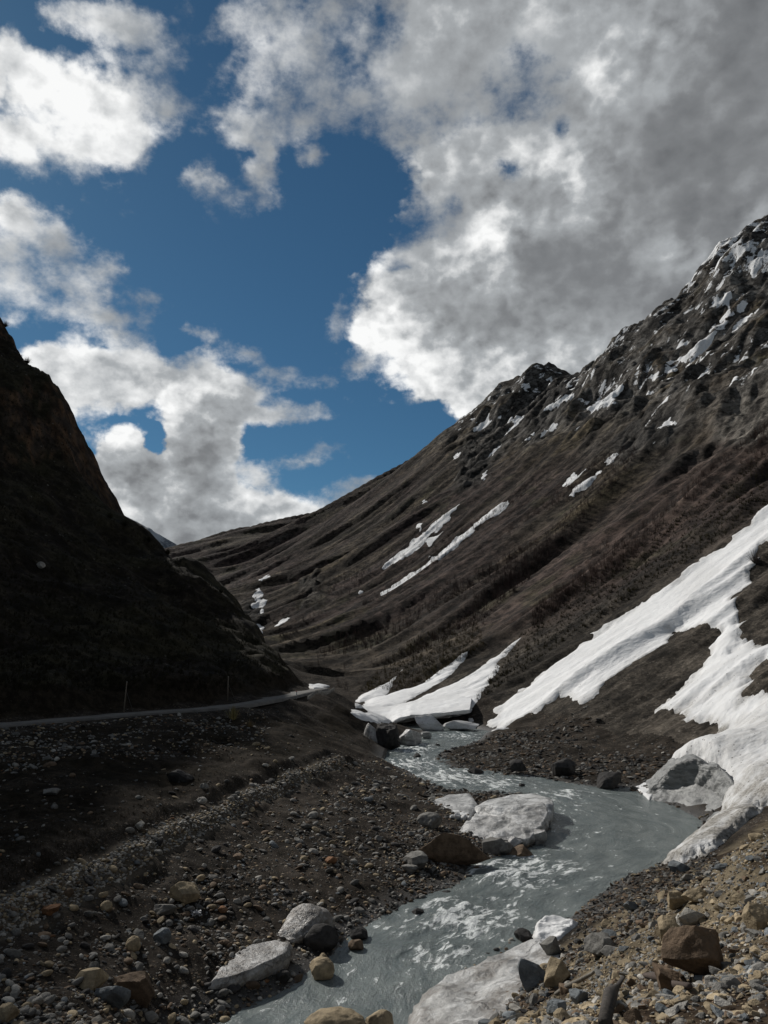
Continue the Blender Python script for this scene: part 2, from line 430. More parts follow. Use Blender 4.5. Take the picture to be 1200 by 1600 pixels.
# water edges: left bank going upstream, right bank going downstream
LSH = [(250, 1660), (330, 1600), (400, 1565), (470, 1535), (515, 1495), (545, 1460), (590, 1440), (635, 1415), (690, 1395), (735, 1372), (775, 1345), (835, 1322), (862, 1295), (858, 1262), (820, 1240), (740, 1236), (690, 1232), (655, 1216), (625, 1200), (598, 1188), (606, 1172), (640, 1158), (668, 1146), (660, 1140), (560, 1135)]
RSH = [(560, 1128), (720, 1134), (768, 1143), (750, 1156), (722, 1166), (690, 1174), (680, 1188), (705, 1200), (745, 1208), (800, 1212), (860, 1219), (925, 1229), (985, 1231), (1010, 1243), (1060, 1262), (1098, 1284), (1092, 1308), (1052, 1338), (1020, 1356), (970, 1374), (935, 1398), (905, 1422), (880, 1446), (820, 1462), (740, 1500), (680, 1550), (648, 1600), (640, 1660)]
river_px = LSH + RSH
river = [atz(px, py, 0)[:2] for px, py in river_px]
for p in LSH + RSH:
    CP.append(atz(p[0], p[1], 0.0))
# road centre line (photo x, y, height)
ROADPX = [(-160, 1146, 6.4), (0, 1133, 6.5), (100, 1125, 6.55), (190, 1117, 6.6), (260, 1112, 6.65), (355, 1104, 6.7), (430, 1091, 6.9), (470, 1082, 7.1), (497, 1076.5, 7.2)]
road = [atz(*p) for p in ROADPX]
road += [(-13.5, 135, 7.3), (-19, 150, 7.4), (-28, 170, 7.6), (-42, 200, 8.0)]
for p in dens_line(road, 3): CP.append(p)
_rd = np.array(road)
for i in range(len(road)):
    a = _rd[max(i - 1, 0)]; b = _rd[min(i + 1, len(road) - 1)]
    d = (b - a)[:2]; d /= np.hypot(*d)
    nl = np.array([-d[1], d[0]])
    for off, dz in ((2.6, 0.0), (-2.4, -0.05), (4.2, 1.6)):
        q = _rd[i][:2] + nl * off
        CP.append((q[0], q[1], _rd[i][2] + dz))
# left bank and benches below the road
cz((-200, 1250, 5.2), (-200, 1400, 4.6), (-200, 1600, 4.4), (0, 1200, 5.6), (100, 1190, 5.5), (200, 1160, 5.75), (300, 1150, 5.7), (400, 1140, 5.5), (100, 1250, 4.7), (0, 1300, 4.6), (200, 1230, 4.7),
   (300, 1220, 4.4), (400, 1190, 4.3), (460, 1170, 4.2), (500, 1150, 3.9), (545, 1110, 4.6), (515, 1090, 6.4),
   (0, 1425, 3.6), (100, 1378, 3.55), (200, 1330, 3.5), (290, 1290, 3.4), (400, 1240, 3.3), (470, 1210, 3.2), (535, 1184, 3.0), (570, 1160, 1.6), (560, 1200, 2.4), (590, 1215, 1.2),
   (60, 1455, 3.0), (200, 1370, 2.8), (330, 1310, 2.7), (450, 1255, 2.5), (520, 1230, 2.2), (300, 1400, 1.9), (100, 1500, 2.4), (0, 1600, 2.7), (200, 1600, 1.3), (150, 1560, 2.0), (200, 1480, 1.9),
   (450, 1400, 0.9), (400, 1330, 2.0), (500, 1300, 1.7), (600, 1300, 0.9), (650, 1330, 0.55), (600, 1240, 0.9), (660, 1270, 0.6), (380, 1460, 0.9), (300, 1520, 0.9), (400, 1520, 0.45), (520, 1440, 0.35), (560, 1380, 0.7), (740, 1320, 0.4), (700, 1300, 0.5), (800, 1280, 0.25))
# left mountain; its unseen ridge left of frame is raised to shade the bank
cd((-600, 1050, 62), (-600, 900, 80), (-600, 650, 120), (-600, 330, 170), (-600, 40, 220), (-300, 1050, 66), (-300, 900, 88), (-300, 700, 130), (-300, 420, 180), (-300, 150, 222), (-300, 260, 330),
   (0, 1050, 80), (0, 900, 108), (0, 800, 132), (0, 720, 150), (0, 640, 166), (0, 560, 180), (-90, 420, 203), (-190, 290, 213), (0, 502, 195), (22, 512, 195), (45, 545, 192), (60, 583, 190), (92, 622, 188), (102, 655, 187), (130, 705, 185), (133, 735, 183), (155, 762, 182), (162, 792, 180), (200, 817, 178),
   (60, 640, 176), (60, 740, 160), (100, 740, 172), (100, 850, 142), (130, 950, 112), (130, 1050, 88), (240, 843, 176), (200, 900, 148), (240, 950, 130), (240, 1050, 98), (290, 878, 172), (290, 960, 138), (335, 913, 167), (335, 1000, 128), (375, 938, 162), (385, 968, 158), (400, 1040, 120), (410, 993, 150), (450, 1031, 138), (474, 1062, 128), (350, 1060, 108), (440, 1062, 118))
for px, py, D in [(0, 502, 195), (60, 583, 190), (130, 705, 185), (160, 792, 180), (240, 843, 176), (335, 913, 167), (410, 993, 150), (450, 1031, 138), (474, 1062, 128)]:
    x, y, z = atd(px, py, D)
    CP.append((x - 12, y + 45, z * 0.62)); CP.append((x - 25, y + 110, 12 + z * 0.15))
cw((-40, 260, 9), (-75, 350, 12), (-130, 450, 18), (-200, 600, 28), (-60, 230, 14))
# right bank flat, fans
cz((760, 1150, 0.3), (800, 1180, 0.5), (740, 1185, 0.25), (800, 1200, 0.35), (880, 1205, 0.45), (950, 1205, 0.6), (1000, 1215, 0.6), (850, 1160, 1.3), (950, 1160, 1.3), (1000, 1172, 1.5), (1120, 1172, 2.3), (780, 1140, 1.0), (900, 1185, 0.6), (1050, 1195, 1.2))
cd((1000, 1100, 108), (1000, 1000, 140), (1000, 900, 195), (1000, 800, 270), (1000, 700, 380), (1000, 600, 560), (1000, 517, 820),
   (900, 1120, 115), (900, 1050, 138), (1100, 1100, 98), (1100, 1000, 122), (1100, 900, 158), (1100, 780, 225), (1100, 600, 430), (1200, 1150, 72), (1200, 1050, 90), (1200, 950, 116), (1200, 790, 178), (1200, 680, 250), (1200, 600, 330), (1200, 480, 520), (1200, 359, 740),
   (860, 1130, 118), (860, 1050, 150), (860, 950, 225), (860, 850, 320), (860, 750, 470), (860, 660, 740), (860, 594, 1080), (830, 618, 1100), (890, 595, 1050), (906, 604, 1040), (905, 640, 900), (950, 560, 960), (1050, 484, 850), (1110, 433, 790), (1150, 398, 765),
   (740, 1100, 150), (740, 1080, 165), (740, 1000, 235), (740, 900, 340), (740, 800, 540), (740, 730, 820), (740, 674, 1200), (800, 628, 1130), (700, 704, 1230), (680, 723, 1250), (640, 757, 1290),
   (600, 1110, 168), (600, 1060, 225), (600, 1000, 320), (600, 900, 540), (600, 830, 850), (600, 783, 1310), (540, 812, 1420), (500, 827, 1550), (470, 835, 1700), (500, 1060, 270), (500, 1000, 380), (500, 900, 680), (420, 837, 1850), (390, 840, 1850), (340, 855, 1800), (400, 1000, 500), (400, 950, 650), (400, 890, 1050), (300, 950, 900), (290, 873, 1750), (250, 895, 1700), (150, 940, 1700), (0, 960, 1700), (-300, 960, 1700), (-600, 960, 1700),
   (1500, 1250, 40), (1500, 1100, 58), (1500, 900, 100), (1500, 700, 170), (1500, 400, 400), (1500, 180, 620), (1350, 260, 680))
for px, py, D in [(1500, 180, 620), (1200, 357, 740), (1050, 481, 850), (950, 556, 960), (906, 601, 1040), (860, 592, 1080), (800, 626, 1130), (740, 672, 1200), (640, 755, 1290), (540, 810, 1420), (470, 833, 1700), (390, 836, 1850), (290, 869, 1750), (150, 940, 1700), (-300, 960, 1700)]:
    x, y, z = atd(px, py, D)
    CP.append((x * 1.08 + 60, y * 1.12, z * 0.86)); CP.append((x * 1.25 + 150, y * 1.45, z * 0.45))
# rubble heap the camera stands on
cz((1000, 1500, 5.6), (900, 1500, 3.2), (1100, 1450, 6.3), (1200, 1400, 7.7), (1200, 1330, 7.6), (1150, 1350, 5.6), (1190, 1310, 7.0), (1050, 1362, 1.6), (1000, 1400, 2.1), (1080, 1400, 4.2), (950, 1440, 2.1), (910, 1445, 1.0), (850, 1510, 1.0), (800, 1560, 1.1), (900, 1600, 5.6), (760, 1600, .6), (840, 1600, 3.2),
   (1200, 1600, 9.4), (1000, 1600, 7.6), (1200, 1500, 8.6), (1100, 1540, 7.6), (1140, 1290, 2.0), (1190, 1262, 3.6), (1180, 1225, 2.8), (1130, 1230, 1.5), (720, 1580, 0.1), (800, 1500, 0.2), (700, 1540, .1), (760, 1520, .1), (850, 1470, .3))
cw((0, 0, 10.4), (1.5, 2, 10.3), (-2, 2, 9.6), (4, 1, 10.6), (-4, 6, 6.0), (6, 8, 9.8), (-6, 3, 5.0), (0, 8, 8.4), (10, 4, 11.2), (20, 10, 13), (18, 20, 9.5), (-14, 5, 2.0), (-9, 12, -0.4), (-30, 6, 4), (-25, 15, 3.4), (-12, 18, -.3), (30, 40, 8.0), (45, 55, 9))
# river bed
cz((600, 1520, -0.5), (640, 1470, -0.5), (760, 1420, -0.5), (860, 1380, -0.5), (950, 1330, -0.6), (1000, 1290, -0.6), (900, 1260, -0.5), (760, 1225, -0.4), (660, 1195, -0.4), (650, 1170, -0.4), (700, 1155, -0.4), (500, 1570, -0.4), (600, 1600, -0.6))

CPa = np.array(CP)
# drop near duplicates
keep = []
for i in range(len(CPa)):
    ok = True
    for j in keep:
        if math.hypot(CPa[i, 0] - CPa[j, 0], CPa[i, 1] - CPa[j, 1]) < 0.012 * (8 + CPa[i, 1]):
            ok = False; break
    if ok: keep.append(i)
CPa = CPa[keep]
_d = np.hypot(CPa[:, None, 0] - CPa[None, :, 0], CPa[:, None, 1] - CPa[None, :, 1])
n = len(CPa)
A = np.zeros((n + 3, n + 3)); A[:n, :n] = _d
A[:n, n] = 1; A[:n, n + 1] = CPa[:, 0] * .01; A[:n, n + 2] = CPa[:, 1] * .01
A[n:, :n] = A[:n, n:].T
W = np.linalg.solve(A, np.concatenate([CPa[:, 2], [0, 0, 0]]))
def base_h(x, y):
    sh = x.shape
    x = x.ravel(); y = y.ravel()
    out = np.empty(x.shape)
    for s in range(0, len(x), 20000):
        xs, ys = x[s:s + 20000], y[s:s + 20000]
        d = np.sqrt((xs[:, None] - CPa[None, :, 0]) ** 2 + (ys[:, None] - CPa[None, :, 1]) ** 2)
        out[s:s + 20000] = d @ W[:n] + W[n] + W[n + 1] * xs * .01 + W[n + 2] * ys * .01
    return out.reshape(sh)

# polar grid in (t = x / y, ln y)
T = np.concatenate([np.linspace(-2.4, -0.66, 50)[:-1], np.linspace(-0.66, 0.66, 860), np.linspace(0.66, 2.4, 50)[1:]])
YR = np.concatenate([np.exp(np.linspace(math.log(2.0), math.log(400), 820)), np.exp(np.linspace(math.log(400), math.log(3200), 560))[1:]])
TT, YY = np.meshgrid(T, YR)
XX = TT * YY
# the smooth base is solved on a coarser grid and interpolated
Tc = np.concatenate([np.linspace(-2.4, -0.66, 16)[:-1], np.linspace(-0.66, 0.66, 250), np.linspace(0.66, 2.4, 16)[1:]])
Yc = np.exp(np.linspace(math.log(2.0), math.log(3200), 420))
TTc, YYc = np.meshgrid(Tc, Yc)
Zc = base_h(TTc * YYc, YYc)
def coarse(x, y):
    t = np.clip(x / y, Tc[0], Tc[-1]); l = np.clip((np.log(y) - math.log(2.0)) / (math.log(3200) - math.log(2.0)), 0, 1) * (len(Yc) - 1)
    ti = np.interp(t, Tc, np.arange(len(Tc)))
    i = np.minimum(ti.astype(int), len(Tc) - 2); j = np.minimum(l.astype(int), len(Yc) - 2)
    fi, fj = ti - i, l - j
    return (Zc[j, i] * (1 - fi) + Zc[j, i + 1] * fi) * (1 - fj) + (Zc[j + 1, i] * (1 - fi) + Zc[j + 1, i + 1] * fi) * fj
ZB = coarse(XX, YY)

path_px = [(-60, 1450, 3.7), (20, 1415, 3.6), (100, 1378, 3.55), (200, 1330, 3.5), (290, 1290, 3.4), (400, 1240, 3.3), (470, 1210, 3.2), (537, 1184, 3.0)]
pathl = [atz(*p) for p in path_px]
NEAR = YY < 230
def near_field(x, y):
    dr, _, _ = seg_dist(x, y, river, True)
    sr = np.where(inside_poly(x, y, river), dr, -dr)
    dro, _, sro = seg_dist(x, y, road)
    dp, ap, sp = seg_dist(x, y, pathl)
    return sr, dro, dp, sp
SR = np.full(XX.shape, -200.0); DRO = np.full(XX.shape, 200.0); DP = np.full(XX.shape, 200.0); SP = np.zeros(XX.shape)
SR[NEAR], DRO[NEAR], DP[NEAR], SP[NEAR] = near_field(XX[NEAR], YY[NEAR])

# regions: left mountain, right mountain, near ground
toe_l = sstep(DRO * (SP * 0 + 1), 3.0, 12.0)
side_road = np.zeros(XX.shape)
_, _, side_road[NEAR] = seg_dist(XX[NEAR], YY[NEAR], road)
side_road[~NEAR] = np.where(XX[~NEAR] < -0.12 * YY[~NEAR] - 20, 1, -1)
LEFT = (side_road > 0) & (YY > 45) & (YY < 420) & (XX < -5)
left_w = np.where(LEFT, sstep(DRO, 2.6, 7.0), 0.0)
left_w = np.where(YY > 330, left_w * sstep(YY, 420, 330), left_w)
right_w = sstep(XX - (28 - 0.22 * (YY - 95)), -4, 14) * sstep(YY, 55, 80)
right_w = np.where(YY > 240, 1.0 - left_w, right_w) * (1 - left_w)
flat_w = np.clip(1 - left_w - right_w, 0, 1)
# slope of the base for the anisotropic gully noise: fall line coordinate f, contour coordinate c
fal = 0.934 * XX + 0.358 * YY
con = -0.358 * XX + 0.934 * YY
DD = np.hypot(XX, YY)
def band(lam, lo=0.007, hi=0.15):
    """weight of an octave of wavelength lam at distance DD"""
    return sstep(lam / DD, lo * 0.7, lo * 1.6) * (1 - sstep(lam / DD, hi, hi * 2.2))
DZ = np.zeros(XX.shape)
bench = sstep(DP * SP, 1.5, 4.0) * (DP < 40) * (DRO > 3) * (XX < -2) * (DRO < 60)
lam = 220.0; k = 0
while lam > 0.12:
    b = band(lam)
    m = b > 0.001
    if m.any():
        x, y, f, c = XX[m], YY[m], fal[m], con[m]
        lw, rw, fw = left_w[m], right_w[m], flat_w[m]
        n_iso = gnoise(x / lam, y / lam, k)
        n_rid = .66 - 2 * np.abs(gnoise(x / lam + 7, y / lam + 3, k + 20))
        wv = gnoise(f / (lam * 4), c / (lam * 4), k + 60) * 0.22
        n_gul = .60 - 2 * np.abs(gnoise(c / lam + wv, f / (lam * (4.0 + 3.5 * (1 - sstep(ZB[m] / (DD[m] + 1), .26, .4)))), k + 40))
        zb = ZB[m]
        rock = sstep(zb / (DD[m] + 1), 0.24, 0.42)
        amp_r = (0.105 + 0.06 * rock)
        dz = rw * lam * (amp_r * n_gul + (0.018 + 0.075 * rock) * n_iso + 0.10 * rock * n_rid)
        dz += lw * lam * (0.075 * n_iso + 0.065 * n_rid) * (1 + 1.1 * sstep(ZB[m], 45, 65))
        fa = (0.028 if lam > 1.2 else 0.036) + .03 * bench[m] * (lam < 9)
        dz += fw * lam * (fa * n_iso + 0.018 * n_rid)
        DZ[m] += b[m] * dz
    lam /= 1.85; k += 1
calm = sstep(DRO, 2.2, 4.5) * 0.97 + 0.03
shore = sstep(np.abs(SR), 0.0, 3.0) * 0.85 + 0.15
ZT = ZB + DZ * calm * shore
ZT = np.where(SR > 0, np.minimum(ZT, -0.04 - 0.3 * np.minimum(SR, 2.0)), ZT)
ZT = np.where((SR <= 0) & (SR > -25) & (flat_w > 0.3), np.maximum(ZT, 0.02 + 0.03 * np.minimum(-SR, 3)), ZT)
bankh = (side_road > 0) * NEAR * (XX < -4)
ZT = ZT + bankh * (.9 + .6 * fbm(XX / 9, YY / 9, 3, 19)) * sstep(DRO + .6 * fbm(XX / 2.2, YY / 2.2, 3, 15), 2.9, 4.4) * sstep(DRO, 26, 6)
# path: a narrow ledge with a small drop on the river side
led = np.clip(1 - DP / 1.6, 0, 1)
inpath = (DP < 6) & (SR < 0)
ZT = np.where(inpath, ZT - SP * -0.0, ZT)
brk = .65 + .35 * sstep(fbm(XX / 2.5, YY / 2.5, 3, 77), -.3, .3)
drop = brk * sstep(DP * -SP, -0.2, 0.5) * sstep(DP, 5.0, 0.6)     # right side (towards the river) sits lower
ZT = ZT - 0.42 * drop
cut = sstep(DP * SP, 0.8, 1.7) * sstep(DP, 5.0, 1.6)
ZT = ZT + 0.34 * brk * cut
# the road surface itself
def grid_at(x, y, Z=None):
    Z = ZT if Z is None else Z
    x = np.asarray(x, float); y = np.asarray(y, float)
    ti = np.interp(x / y, T, np.arange(len(T))); li = np.interp(y, YR, np.arange(len(YR)))
    i = np.minimum(ti.astype(int), len(T) - 2); j = np.minimum(li.astype(int), len(YR) - 2)
    fi, fj = ti - i, li - j
    return (Z[j, i] * (1 - fi) + Z[j, i + 1] * fi) * (1 - fj) + (Z[j + 1, i] * (1 - fi) + Z[j + 1, i + 1] * fi) * fj
def gz(x, y): return float(grid_at(x, y))
_LY = np.exp(np.linspace(math.log(2.5), math.log(3000), 3000))
def hit(px, py, y0=2.5, y1=3000):
    dx, dy, dz = ray(px, py)
    Y = _LY[(_LY >= y0) & (_LY <= y1)]
    z = grid_at(Y * dx / dy, Y)
    rz = H + dz / dy * Y
    b = np.nonzero(z >= rz)[0]
    if len(b) == 0:
        i = int(np.argmin(rz - z)); yy = Y[i]
    else:
        i = b[0]
        if i > 0:
            g0 = rz[i - 1] - z[i - 1]; g1 = z[i] - rz[i]
            yy = Y[i - 1] + (Y[i] - Y[i - 1]) * g0 / (g0 + g1 + 1e-12)
        else: yy = Y[0]
    return (yy * dx / dy, yy, float(grid_at(yy * dx / dy, yy)))

# ------------------------------------------------------------------ terrain materials
def m_ground(g, pos):
    n1 = g.noise(pos, 0.12, 6, 0.6)
    n2 = g.noise(pos, 1.3, 8, 0.65)
    n3 = g.noise(pos, 9.0, 5, 0.65)
    soil = g.mix(g.mapr(n1, 0.38, 0.62), V4(.022, .019, .016), V4(.042, .035, .029))
    soil = g.mix(g.mapr(n2, 0.45, 0.7), soil, V4(.055, .047, .039))
    soil = g.mix(g.mapr(n2, 0.5, 0.3, 0, .7), soil, V4(.020, .018, .013))
    # pebbles of three sizes
    col = soil; hgt = g.m('MULTIPLY', n3, 0.02)
    for sc, th, amt in ((3.2, 0.72, .9), (8.0, 0.6, .85), (19.0, 0.5, .7)):
        p = g.v('ADD', pos, g.vs(g.noise(pos, sc * 1.5, 2, 0.5, out=1), 0.25 / sc))
        vd = g.voro(p, sc)
        vc = g.sep(g.voro(p, sc, out='Color'))
        on = g.m('MULTIPLY', g.m('GREATER_THAN', vc[0], th), g.mapr(vd, 0.42, 0.30))
        tone = g.n('ShaderNodeValToRGB', {0: vc[1]})
        e = tone.color_ramp.elements
        e[0].color = V4(.045, .042, .040); e[1].color = V4(.26, .24, .21)
        x = tone.color_ramp.elements.new(.6); x.color = V4(.10, .093, .082)
        x = tone.color_ramp.elements.new(.85); x.color = V4(.16, .115, .075)
        col = g.mix(g.m('MULTIPLY', on, amt), col, tone.outputs[0])
        hgt = g.m('ADD', hgt, g.m('MULTIPLY', g.m('MULTIPLY', on, g.mapr(vd, 0.42, 0.1)), 0.35 / sc))
    sp1 = g.noise(pos, .45, 9, .74)
    col = g.vs(col, g.mapr(sp1, .36, .64, .42, 1.25))
    mask = g.attr('dark')        # turf covered soil on the upper bench; also darkens the ground above the road
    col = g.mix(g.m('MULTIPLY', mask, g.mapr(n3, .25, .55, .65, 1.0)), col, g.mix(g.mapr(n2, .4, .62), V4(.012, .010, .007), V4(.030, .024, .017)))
    col = g.mix(g.m('MULTIPLY', g.attr('path'), g.mapr(n2, .3, .6, .3, .9)), col, V4(.13, .112, .088))
    hs = g.mix(g.mapr(n2, .35, .65), V4(.095, .077, .053), V4(.21, .175, .12))
    hs = g.mix(g.mapr(g.noise(pos, .35, 4, .6), .52, .6), hs, V4(.040, .029, .020))
    col = g.mix(g.m('MULTIPLY', g.attr('heap'), g.mapr(n3, .25, .5, .5, .9)), col, hs)
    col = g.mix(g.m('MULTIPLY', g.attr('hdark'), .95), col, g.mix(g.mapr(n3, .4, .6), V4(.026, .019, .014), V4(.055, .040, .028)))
    wet = g.attr('wet')
    col = g.mix(g.m('MULTIPLY', wet, .55), col, V4(.022, .020, .018))
    return {'Base Color': col, 'Roughness': g.mixf(wet, .92, .5), 'Specular IOR Level': g.mixf(wet, .03, .5), 'Normal': g.bump(hgt, 1.0, 0.9)}
M_GROUND = material('gravel_ground', m_ground)

def m_left(g, pos):
    nrm = g.n('ShaderNodeNewGeometry').outputs['Normal']
    nz = g.sep(nrm)[2]
    n1 = g.noise(pos, 0.05, 6, 0.6)
    n2 = g.noise(pos, 0.5, 8, 0.65)
    n3 = g.noise(pos, 3.0, 6, 0.7)
    c = g.mix(g.mapr(n1, .4, .62), V4(.020, .016, .012), V4(.032, .029, .017))
    c = g.mix(g.mapr(n2, .5, .72), c, V4(.042, .035, .024))
    c = g.mix(g.mapr(n3, .45, .25), c, V4(.012, .011, .008))
    rock = g.m('MULTIPLY', g.mapr(nz, .62, .42), g.mapr(g.sep(pos)[2], 40, 62))
    rk = g.mix(g.mapr(g.noise(g.mapping(pos, scale=(1, 1, .3)), .35, 6, .6), .4, .65), V4(.050, .040, .033), V4(.13, .078, .045))
    c = g.mix(rock, c, rk)
    # pale stones caught in the turf
    vd = g.voro(pos, 1.1); vc = g.sep(g.voro(pos, 1.1, out='Color'))
    on = g.m('MULTIPLY', g.m('GREATER_THAN', vc[0], .93), g.mapr(vd, .3, .2))
    on = g.m('MULTIPLY', on, g.mapr(g.noise(pos, .06, 3, .5), .45, .6))
    c = g.mix(g.m('MULTIPLY', on, .8), c, V4(.16, .15, .135))
    h = g.m('ADD', g.m('MULTIPLY', n3, .30), g.m('MULTIPLY', n2, .9))
    h = g.m('ADD', h, g.m('MULTIPLY', g.noise(pos, 12, 4, .7), .07))
    c = g.vs(c, g.mapr(g.noise(pos, .25, 9, .74), .36, .64, .4, 1.4))
    return {'Base Color': c, 'Roughness': .95, 'Specular IOR Level': .1, 'Normal': g.bump(h, 1.0, .8)}
M_LEFT = material('turf_mountain', m_left)

def m_right(g, pos):
    geo = g.n('ShaderNodeNewGeometry')
    nz = g.sep(geo.outputs['Normal'])[2]
    # x' = down the fall line, y' = along the contour
    rot = g.mapping(pos, rot=(0, 0, R(-21)))
    far = g.mapr(g.sep(pos)[1], 150, 500)
    fl = g.mapping(rot, scale=(.22, 1.0, .22))
    A_ = g.noise(fl, .020, 7, .62)
    B_ = g.noise(fl, .060, 7, .65)
    C_ = g.noise(g.mapping(rot, scale=(.4, 1.0, .4)), .35, 6, .7)
    D_ = g.noise(pos, 1.6, 5, .7)
    wood = g.attr('wood'); rocky = g.attr('rocky'); fan = g.attr('fan')
    c = g.mix(g.mapr(B_, .36, .64), V4(.030, .025, .020), V4(.068, .055, .041))
    tan = g.m('MULTIPLY', g.mapr(g.m('ADD', g.m('MULTIPLY', A_, .5), g.m('MULTIPLY', B_, .5)), .53, .62), g.mapr(C_, .3, .55))
    c = g.mix(g.m('MULTIPLY', tan, .8), c, V4(.125, .100, .060))
    c = g.mix(g.m('MULTIPLY', wood, g.mapr(B_, .3, .55, .75, .95)), c, g.mix(g.mapr(C_, .35, .65), V4(.026, .020, .019), V4(.056, .041, .035)))
    red = g.attr('red')
    c = g.mix(g.m('MULTIPLY', red, g.mapr(C_, .35, .6, .35, .85)), c, V4(.056, .040, .033))
    grn = g.mapr(g.noise(pos, .03, 5, .6), .55, .66)
    c = g.mix(g.m('MULTIPLY', grn, .45), c, V4(.035, .036, .018))
    rk = g.mix(g.mapr(g.noise(fl, .12, 7, .68), .36, .62), V4(.038, .036, .034), V4(.125, .118, .108))
    rm = g.m('MAXIMUM', g.m('MULTIPLY', rocky, g.mapr(g.noise(pos, .02, 6, .6), .38, .56)), g.m('MULTIPLY', g.mapr(nz, .64, .50), .8))
    c = g.mix(g.m('MULTIPLY', rm, g.m('SUBTRACT', 1.0, fan)), c, rk)
    cg = g.mix(g.attr('pale_crag'), g.mix(g.mapr(g.noise(fl, .10, 6, .7), .4, .65), V4(.024, .023, .022), V4(.075, .070, .064)), g.mix(g.mapr(g.noise(fl, .10, 6, .7), .35, .65), V4(.05, .045, .04), V4(.125, .115, .10)))
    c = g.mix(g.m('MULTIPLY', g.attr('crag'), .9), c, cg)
    fc = g.mix(g.mapr(D_, .4, .65), V4(.030, .026, .021), V4(.064, .055, .045))
    c = g.mix(fan, c, fc)
    vd = g.voro(pos, 2.4); vc = g.sep(g.voro(pos, 2.4, out='Color'))
    on = g.m('MULTIPLY', g.m('GREATER_THAN', vc[0], .82), g.mapr(vd, .36, .25))
    c = g.mix(g.m('MULTIPLY', g.m('MULTIPLY', on, fan), .6), c, V4(.12, .11, .095))
    c = g.mix(g.mapr(D_, .42, .25, 0, .5), c, V4(.016, .013, .010))
    sp1 = g.noise(pos, .16, 10, .78); sp2 = g.noise(g.mapping(rot, scale=(.35, 1, .35)), .055, 9, .72)
    c = g.vs(c, g.m('MULTIPLY', g.mapr(sp1, .40, .60, .34, 1.85), g.mapr(sp2, .36, .64, .55, 1.5)))
    # lingering snow flecks in the high rock
    sn = g.noise(g.mapping(rot, scale=(.5, 1, .5), loc=(31, 5, 0)), .075, 8, .66)
    sn2 = g.noise(g.mapping(rot, scale=(.55, 1, .55)), .011, 3, .5)
    s_ = g.m('ADD', g.m('MULTIPLY', sn, .8), g.m('MULTIPLY', sn2, .35))
    thr = g.mixf(g.attr('snowy'), .86, .622)
    sm = g.m('DIVIDE', g.m('SUBTRACT', s_, thr), .012, clamp=True)
    c = g.mix(sm, c, V4(.78, .79, .80))
    h = g.m('ADD', g.m('MULTIPLY', B_, 3.5), g.m('ADD', g.m('MULTIPLY', C_, 1.6), g.m('MULTIPLY', sp1, 3.0)))
    h = g.m('MULTIPLY', h, far)
    h = g.m('ADD', h, g.m('ADD', g.m('MULTIPLY', D_, .30), g.m('MULTIPLY', g.noise(pos, 6, 4, .7), .08)))
    h = g.m('MULTIPLY', h, g.m('SUBTRACT', 1.0, g.m('MULTIPLY', sm, .7)))
    return {'Base Color': c, 'Roughness': .95, 'Specular IOR Level': .1, 'Normal': g.bump(h, 1.0, .85)}
M_RIGHT = material('scree_and_wood_mountain', m_right)

# ------------------------------------------------------------------ terrain meshes
PXg, PYg = px_of(XX, YY, ZT)
def soft_poly(pts, w):
    """membership 0..1 of terrain vertices in a region given by photo outline"""
    return sstep(signed(PXg, PYg, pts), -w, w)
far_m = (YY > 95)
elev = (ZT - H) / DD
wood = sstep(elev, .02, .06) * (1 - sstep(elev, .22, .30)) * sstep(fbm(fal / 260, con / 90, 4, 5), -.35, .15)
rocky = sstep(elev + .06 * fbm(XX / 120, YY / 120, 4, 9), .26, .36)
snowy = sstep(elev + .05 * fbm(XX / 200, YY / 200, 3, 12), .20, .40) * sstep(PXg, 560, 760)
redb = sstep(np.abs(elev - (.02 + .26 * (PXg - 760) / 440)), .055, .02) * sstep(PXg, 700, 860) * (YY < 330)
fan = (1 - sstep(YY + .5 * XX, 190, 250)) * sstep(XX, -30, 0)
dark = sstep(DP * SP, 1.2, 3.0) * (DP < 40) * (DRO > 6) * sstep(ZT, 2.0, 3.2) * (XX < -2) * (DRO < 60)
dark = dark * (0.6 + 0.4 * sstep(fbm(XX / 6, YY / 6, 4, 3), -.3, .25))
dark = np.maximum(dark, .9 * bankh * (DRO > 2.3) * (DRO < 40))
wet = sstep(-SR, 1.8, 0.1) * (SR < 0.5)
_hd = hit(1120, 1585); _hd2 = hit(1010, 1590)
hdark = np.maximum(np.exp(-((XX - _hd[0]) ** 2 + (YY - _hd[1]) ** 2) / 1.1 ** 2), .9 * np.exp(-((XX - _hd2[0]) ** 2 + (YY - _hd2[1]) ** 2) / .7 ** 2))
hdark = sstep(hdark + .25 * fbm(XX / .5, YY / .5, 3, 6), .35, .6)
heap = sstep(signed(PXg, PYg, [(1300, 1230), (1195, 1285), (1150, 1320), (1090, 1356), (1040, 1386), (1000, 1400), (940, 1440), (885, 1475), (830, 1510), (790, 1555), (740, 1640), (700, 1800), (1600, 2600), (2600, 1400)]), -8, 8) * (YY < 50)

